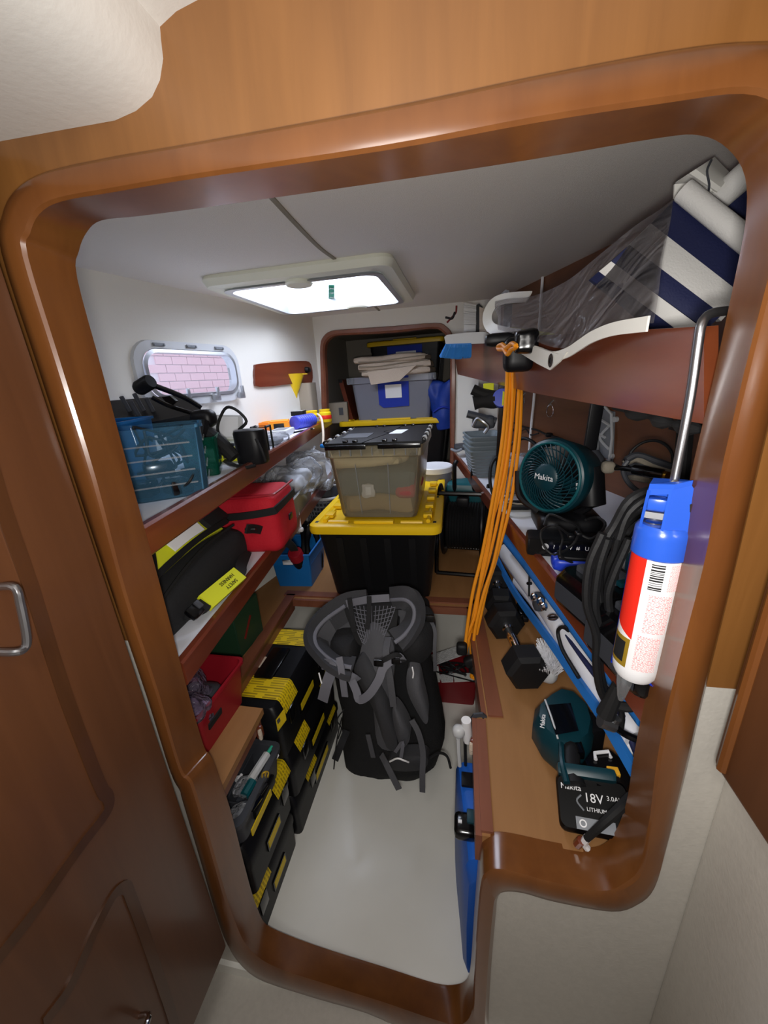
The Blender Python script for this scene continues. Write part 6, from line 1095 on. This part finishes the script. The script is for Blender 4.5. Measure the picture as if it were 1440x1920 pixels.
# wall rings, wire, bracket
for i, (px, py, r_, lab) in enumerate(((984, 751, .016, 'small steel ring screwed to the wood behind the orange cords'), (1036, 770, .022, 'larger steel ring hanging on the wood lining above the fan'))):
    c = wr(px, py, .0); o = thing('steel_ring', lab, 'ring', c); FM2 = frame(c-nw*.012, nw); G().tube([FM2 @ V(math.cos(2*PI*j/18)*r_*1.25, math.sin(2*PI*j/18)*r_*1.25, 0) for j in range(18)], .0022, 6, closed=True, k=1).to('ring', 'chrome', o, world=True); G().tube([c-nw*.02+V(0, 0, r_*1.2), c+V(0, 0, r_*1.2+.02)], .003, 6, k=1).to('eye_screw', 'steel', o, world=True)
t = thing('white_wire', 'white wire running down the wood lining beside the orange cords', 'wire', wr(1000, 790)); G().tube([wr(1022, 492)-nw*.01, wr(1020, 540)-nw*.01, wr(1006, 740)-nw*.012, wr(1002, 780)-nw*.012, wr(996, 850)-nw*.012, wr(994, 900)-nw*.012], .0062, 8).to('wire', 'white_plastic', t, world=True); G().box((0, 0, 0), (.014, .02, .008), frame(wr(1018, 560)-nw*.01, nw), bev=.002).to('wire_clip', 'light_grey_plastic', t, world=True)
t = thing('grey_bracket', 'grey ribbed plastic bracket fixed on the wood lining above the fan', 'bracket', wr(1142, 815))
def W2(px, py, o=.0): return wr(px, py)-nw*o
G().slab([W2(1124, 764), W2(1154, 772), W2(1150, 866), W2(1122, 850)], -nw*.006).to('plate', 'grey_plastic', t, world=True)
for q in ([(1126, 768), (1152, 776), (1148, 862), (1126, 846)], [(1128, 784), (1150, 798)], [(1146, 800), (1130, 818), (1136, 830), (1148, 842)], [(1126, 812), (1140, 820)]): G().tube([W2(*p, .012) for p in q], .005, 6, k=2, closed=len(q) == 4 and q[0][0] == 1126).to('rib', 'light_grey_plastic', t, world=True)
for p in ((1157, 786), (1149, 855)): G().lathe([(0, 0), (.010, 0), (.010, .012), (0, .012)], frame(W2(*p), -nw), 12).to('boss', 'light_grey_plastic', t, world=True)
t = thing('bar_clamp', 'dark bar clamp with round knob hanging in front of the grey bracket', 'clamp', ay(1115, 820, 1.20)); G().box((0, 0, 0), (.034, .014, .20), Matrix.Translation(ay(1113, 798, 1.20)) @ Matrix.Rotation(.05, 4, 'Y'), bev=.003).to('bar', 'black_plastic', t, world=True); G().tube([ay(1112, 845, 1.18), ay(1114, 868, 1.17), ay(1117, 888, 1.16)], lambda u: .014+.016*math.sin(min(1, u*1.1)*PI*.75), 14).to('knob', 'dark_grey_plastic', t, world=True); G().tube([ay(1128, 866, 1.18), ay(1142, 870, 1.18), ay(1160, 878, 1.18)], .008, 8).to('screw', 'dark_grey_plastic', t, world=True)
t = thing('torch', 'black handled blow torch with brass tip lying towards the steel rod', 'torch', ay(1190, 882, 1.0)); G().tube([ay(1142, 878, 1.05), ay(1165, 878, 1.03), ay(1190, 881, 1.0)], .006, 10).tube([ay(1190, 881, 1.0), ay(1215, 885, .97), ay(1243, 890, .95)], .012, 12).to('handle', 'black_gloss', t, world=True); G().tube([ay(1243, 890, .95), ay(1252, 892, .94)], .009, 12, k=1).to('brass_tip', 'brass', t, world=True); G().soft((0, 0, 0), (.03, .03, .03), .01, Matrix.Translation(ay(1140, 876, 1.05)), n=3).to('knob', 'rope_grey', t, world=True)
t = thing('hose_bundle', 'bundle of grey-brown braided hose behind the blow torch', 'hose', ay(1210, 880, 1.08))
for k in range(6): random.seed(140+k); G().tube([ay(1172+random.uniform(-4, 4), 862+k*6, 1.06+.02*k), ay(1195, 858+k*7+random.uniform(-5, 5), 1.06), ay(1230, 868+k*6+random.uniform(-6, 6), 1.05), ay(1275, 880+k*7, 1.04)], .009, 8).to('hose_turn', 'rope_grey' if k % 2 else 'dark_grey_plastic', t, world=True)
G().tube([ay(1178, 864, 1.04), ay(1168, 880, 1.04), ay(1178, 905, 1.04), ay(1205, 925, 1.04), ay(1222, 915, 1.04)], .006, 8).to('binding', 'dark_grey_plastic', t, world=True)
t = thing('thin_cable', 'thin black cable arching above the hose bundle', 'cable', ay(1220, 830, 1.1)); G().tube([ay(x, y, 1.08) for x, y in ((1176, 866), (1185, 845), (1205, 830), (1228, 826), (1248, 834), (1260, 850), (1262, 870))], .0038, 8).to('cable', 'black_rubber', t, world=True); G().soft((0, 0, 0), (.02, .02, .02), .006, Matrix.Translation(ay(1176, 866, 1.08)), n=3).to('end', 'black_plastic', t, world=True)
t = thing('black_post', 'dark upright strut under the fascia behind the steel rod', 'strut', ay(1280, 850, .80)); G().tube([ay(1285, 800, .82), ay(1280, 860, .82), ay(1274, 925, .82)], .014, 8).to('strut', 'black_matte', t, world=True); G().box((0, 0, 0), (.05, .03, .012), Matrix.Translation(ay(1290, 800, .80)), bev=.002).to('head_plate', 'black_plastic', t, world=True)
t = thing('foam_strip', 'ragged black sealing strip under the fascia edge', 'strip', rpl(1240, 785, .02)); G().tube([rpl(x, y, .022) for x, y in ((1180, 772), (1215, 780), (1245, 790), (1275, 797), (1315, 806))], lambda u: .008+.004*math.sin(u*17), 8).to('strip', 'black_matte', t, world=True); G().tube([rpl(1150, 765, .022), rpl(1180, 772, .022)], .003, 6, k=1).to('tail', 'black_matte', t, world=True)
t = thing('cable_run', 'thin dark wires clipped along the wood lining towards the fan', 'wire', wr(1020, 805)); G().tube([wr(x, y)-nw*.01 for x, y in ((960, 790), (985, 800), (1010, 806), (1030, 815), (1055, 822), (1085, 838))], .005, 6).tube([wr(x, y)-nw*.014 for x, y in ((962, 800), (975, 812), (990, 804), (1000, 815), (1015, 812))], .004, 6).to('wires', 'black_rubber', t, world=True); G().soft((0, 0, 0), (.03, .03, .02), .006, Matrix.Translation(wr(1035, 815)-nw*.015), n=3).to('junction', 'black_plastic', t, world=True)
# ================================================================== UPPER RIGHT SHELF
t = thing('wash_brush', 'grey deck brush with blue bristles sticking out past the fascia end', 'brush', ay(870, 650, 1.62))
def DB(px, py, y=1.62): return ay(px, py, y)
G().loft([[DB(x, y_, yy) for x, y_ in ((833, 632), (838, 628), (870, 624), (905, 622), (928, 626), (930, 640), (905, 644), (880, 645), (850, 650), (836, 646))] for yy in (1.58, 1.66)]).to('block', 'light_grey_plastic', t, world=True)
g = G(); random.seed(8)
for k in range(420):
    u, v = random.random(), random.random(); a = DB(836+u*48, 646+u*0, 1.57+v*.09); b = DB(826+u*56+random.uniform(-2, 2), 672-abs(u-.55)*6+random.uniform(-3, 2), 1.565+v*.10); g.tube([a, b], .0022, 3, k=1)
g.to('bristles', 'bristle_blue', t, world=True, kind='stuff'); G().loft([[DB(x, y_, yy) for x, y_ in ((834, 645), (884, 643), (881, 652), (838, 652))] for yy in (1.575, 1.665)]).to('bristle_base', 'bristle_blue', t, world=True); G().tube([DB(880, 640), DB(905, 638), DB(928, 638)], .012, 8).to('handle', 'pack_light', t, world=True)
t = thing('scrubbing_brush', 'upright white bristled scrubbing brush with black back at the ceiling', 'brush', ay(890, 600, 2.1))
G().slab([DB(893, 572, 2.1), DB(898, 569, 2.1), DB(905, 575, 2.1), DB(905, 622, 2.1), DB(892, 622, 2.1)], (0, .06, 0)).to('back', 'black_plastic', t, world=True); G().slab([DB(899, 575, 2.09), DB(911, 580, 2.09), DB(911, 623, 2.09), DB(899, 623, 2.09)], (0, .06, 0)).to('wood_block', 'towel', t, world=True)
g = G(); random.seed(9)
for k in range(330):
    u, v = random.random(), random.random(); g.tube([DB(893, 572+u*50, 2.1+v*.06), DB(870+random.uniform(-1, 2), 568+u*54+random.uniform(-1, 1), 2.1+v*.06)], .0024, 3, k=1)
g.to('bristles', 'canvas_white', t, world=True, kind='stuff')
t = thing('folded_card', 'pale folded card standing behind the scrubbing brush', 'card', ay(930, 555, 2.0)); G().slab([DB(915, 572, 2.0), DB(948, 543, 1.9), DB(955, 545, 1.9), DB(952, 560, 1.9), DB(925, 585, 2.0)], (0, .02, 0)).to('card', 'light_grey_plastic', t, world=True); G().slab([DB(917, 574, 1.998), DB(947, 548, 1.898), DB(948, 550, 1.898), DB(918, 577, 1.998)], (0, -.002, 0)).to('fold', 'pale_paper', t, world=True)
t = thing('wood_offcut', 'orange-brown wooden handle end beside the clamp jaw', 'wood', ay(922, 634, 1.75)); G().soft((0, 0, 0), (.07, .07, .045), .015, Matrix.Translation(ay(920, 634, 1.75)), n=4).to('block', 'cherry_panel', t, world=True); G().soft((0, 0, 0), (.03, .05, .03), .01, Matrix.Translation(ay(935, 634, 1.72)), n=3).to('end', 'cherry_moulding', t, world=True)
t = thing('yellow_net', 'yellow-green mesh edge peeping out under the rolled vinyl', 'net', ay(975, 625, 1.55)); G().patch([(950, 612), (1040, 625), (1040, 640), (950, 632)], lambda u, v: 1.52-.05*u, 6, 3, .004).to('net', 'yellow_fabric', t, world=True); G().patch([(955, 618), (1010, 622), (1008, 634), (962, 629)], lambda u, v: 1.512-.05*u, 6, 3, .003).to('mesh', 'rope_grey', t, world=True)
t = thing('hook_cord', 'little red and black cord loop hanging from the ceiling by the far opening', 'cord', ay(850, 590, 2.40)); G().tube([DB(856, 573, 2.4), DB(855, 585, 2.4), DB(850, 592, 2.4), DB(838, 605, 2.4)], .005, 6).to('red_cord', 'cord_red', t, world=True); G().tube([DB(853, 585, 2.39), DB(848, 597, 2.39), DB(840, 596, 2.39), DB(835, 595, 2.39)], .006, 6).to('black_cord', 'black_rubber', t, world=True)
# striped awning roll in clear vinyl
t = thing('striped_awning', 'rolled navy and white striped canvas on the upper right shelf', 'awning', rw(.75, 1.36, .1))
def yd(u, v): return .80-.05*math.sin(v*PI)
for i, (q, m_, lab) in enumerate((([(1267, 373), (1385, 473), (1373, 545), (1221, 419)], 'navy', 'widest navy stripe'), ([(1221, 419), (1378, 543), (1368, 598), (1336, 578), (1180, 459)], 'canvas_white', None), ([(1180, 459), (1336, 578), (1306, 606), (1146, 490)], 'navy', None), ([(1146, 490), (1300, 604), (1256, 610), (1123, 509)], 'canvas_white', None), ([(1123, 509), (1250, 606), (1215, 612), (1107, 523)], 'navy', 'narrow lowest navy stripe'))):
    if len(q) == 5: q = [q[0], q[1], (1334, 590), q[4]]; 
    q = [q[0], (q[1][0]+18, q[1][1]+12), (q[2][0]+18, q[2][1]+12), q[3]]
    G().patch(q, lambda u, v, i=i: .86-.035*math.sin(PI*(i+v)/5)-.04*u, 6, 3, .012).to('stripe', m_, t, world=True, label=lab)
G().tube([ay(1282, 357, .85), ay(1330, 396, .83), ay(1412, 462, .80)], .016, 14).to('rolled_hem', 'canvas_white', t, world=True, label='thick white rolled hem')
G().tube([ay(1340, 378, .93), ay(1372, 350, .92), ay(1420, 308, .90)], .022, 14).to('second_hem', 'canvas_white', t, world=True)
G().patch([(1346, 386), (1425, 330), (1425, 470), (1396, 432)], lambda u, v: .93, 4, 4, .012).to('inner_stripe', 'navy', t, world=True)
G().patch([(1269, 340), (1340, 294), (1372, 327), (1332, 376)], lambda u, v: .95-.05*math.sin(u*PI), 6, 5, .006).to('white_flap', 'vinyl_white', t, world=True); G().patch([(1265, 345), (1335, 340), (1334, 376), (1264, 372)], lambda u, v: .94-.03*u, 4, 3, .004).to('flap_front', 'vinyl_white', t, world=True)
G().tube([ay(1334, 300, .90), ay(1326, 320, .895), ay(1330, 345, .893), ay(1328, 362, .89)], .0018, 5).to('flap_seam', 'dark_grey_plastic', t, world=True)
t = thing('vinyl_window', 'clear flexible vinyl window sheet rolled and drooping over the fascia', 'sheet', rw(1.2, 1.45, .0))
fy = lambda px, py, o=.03: rpl(px, py, -o).y
TOP = [(1262, 374, .82), (1235, 395, .83), (1190, 425, .87), (1120, 480, .98), (1060, 528, 1.12), (1000, 555, 1.30), (955, 560, 1.42), (928, 565, 1.48)]
BOT = [(1225, 606, fy(1225, 606)), (1200, 608, fy(1200, 608)), (1165, 614, fy(1165, 614)), (1125, 628, fy(1125, 628)), (1090, 648, fy(1090, 648)), (1040, 652, fy(1040, 652)), (985, 632, fy(985, 632)), (935, 618, fy(935, 618))]
def sheet(s0_, s1_, bul): 
    rows = []
    for (a, b) in zip(cat_rom(TOP, 5), cat_rom(BOT, 5)):
        rows.append([ay(a.x*(1-v)+b.x*v+1.5*math.sin(v*9+a.x*.03), a.y*(1-v)+b.y*v, (a.z*(1-v)+b.z*v)-bul*math.sin(v*PI)*min(1, (a.z-.5))+.006*math.sin(v*14+a.x*.05)) for v in [s0_+(s1_-s0_)*j/16 for j in range(17)]])
    return rows
G().grid(sheet(0, 1, .07)).to('clear_front', 'clear_vinyl', t, world=True); G().grid(sheet(0, 1, -.03)).to('clear_back', 'clear_vinyl', t, world=True)
G().ribbon([ay(x, y, d) for x, y, d in ((992, 557, 1.40), (955, 559, 1.5), (930, 566, 1.54), (917, 582, 1.54), (914, 600, 1.53), (922, 615, 1.50), (945, 623, 1.44), (975, 628, 1.40))], .034, .004, nrm=[(-.3, -1, .2), (-.5, -1, 0), (-.3, -1, -.2)], k=5).to('end_binding', 'vinyl_white', t, world=True, label='white binding around the rolled end')
G().slab([rpl(x, y, -.035) for x, y in ((966, 655), (985, 646), (1012, 652), (1050, 664), (1066, 660), (1052, 678), (1034, 694), (1010, 682))], rn*.003).to('white_corner', 'vinyl_white', t, world=True, label='white corner patch with eyelet')
G().ribbon([rpl(x, y, -.034) for x, y in ((975, 650), (1005, 657), (1035, 668), (1062, 662), (1085, 648), (1110, 632), (1150, 617), (1215, 607))], .018, .003, nrm=rn, k=4).to('lower_binding', 'vinyl_white', t, world=True)
c = rpl(1034, 676, -.040); G().lathe([(.006, 0), (.012, 0), (.013, .002), (.006, .002)], frame(c, rn), 16, False, False).to('eyelet', 'chrome', t, world=True); G().lathe([(0, 0), (.006, 0), (.006, .001), (0, .001)], frame(c, rn), 12).to('eyelet_hole', 'black_matte', t, world=True)
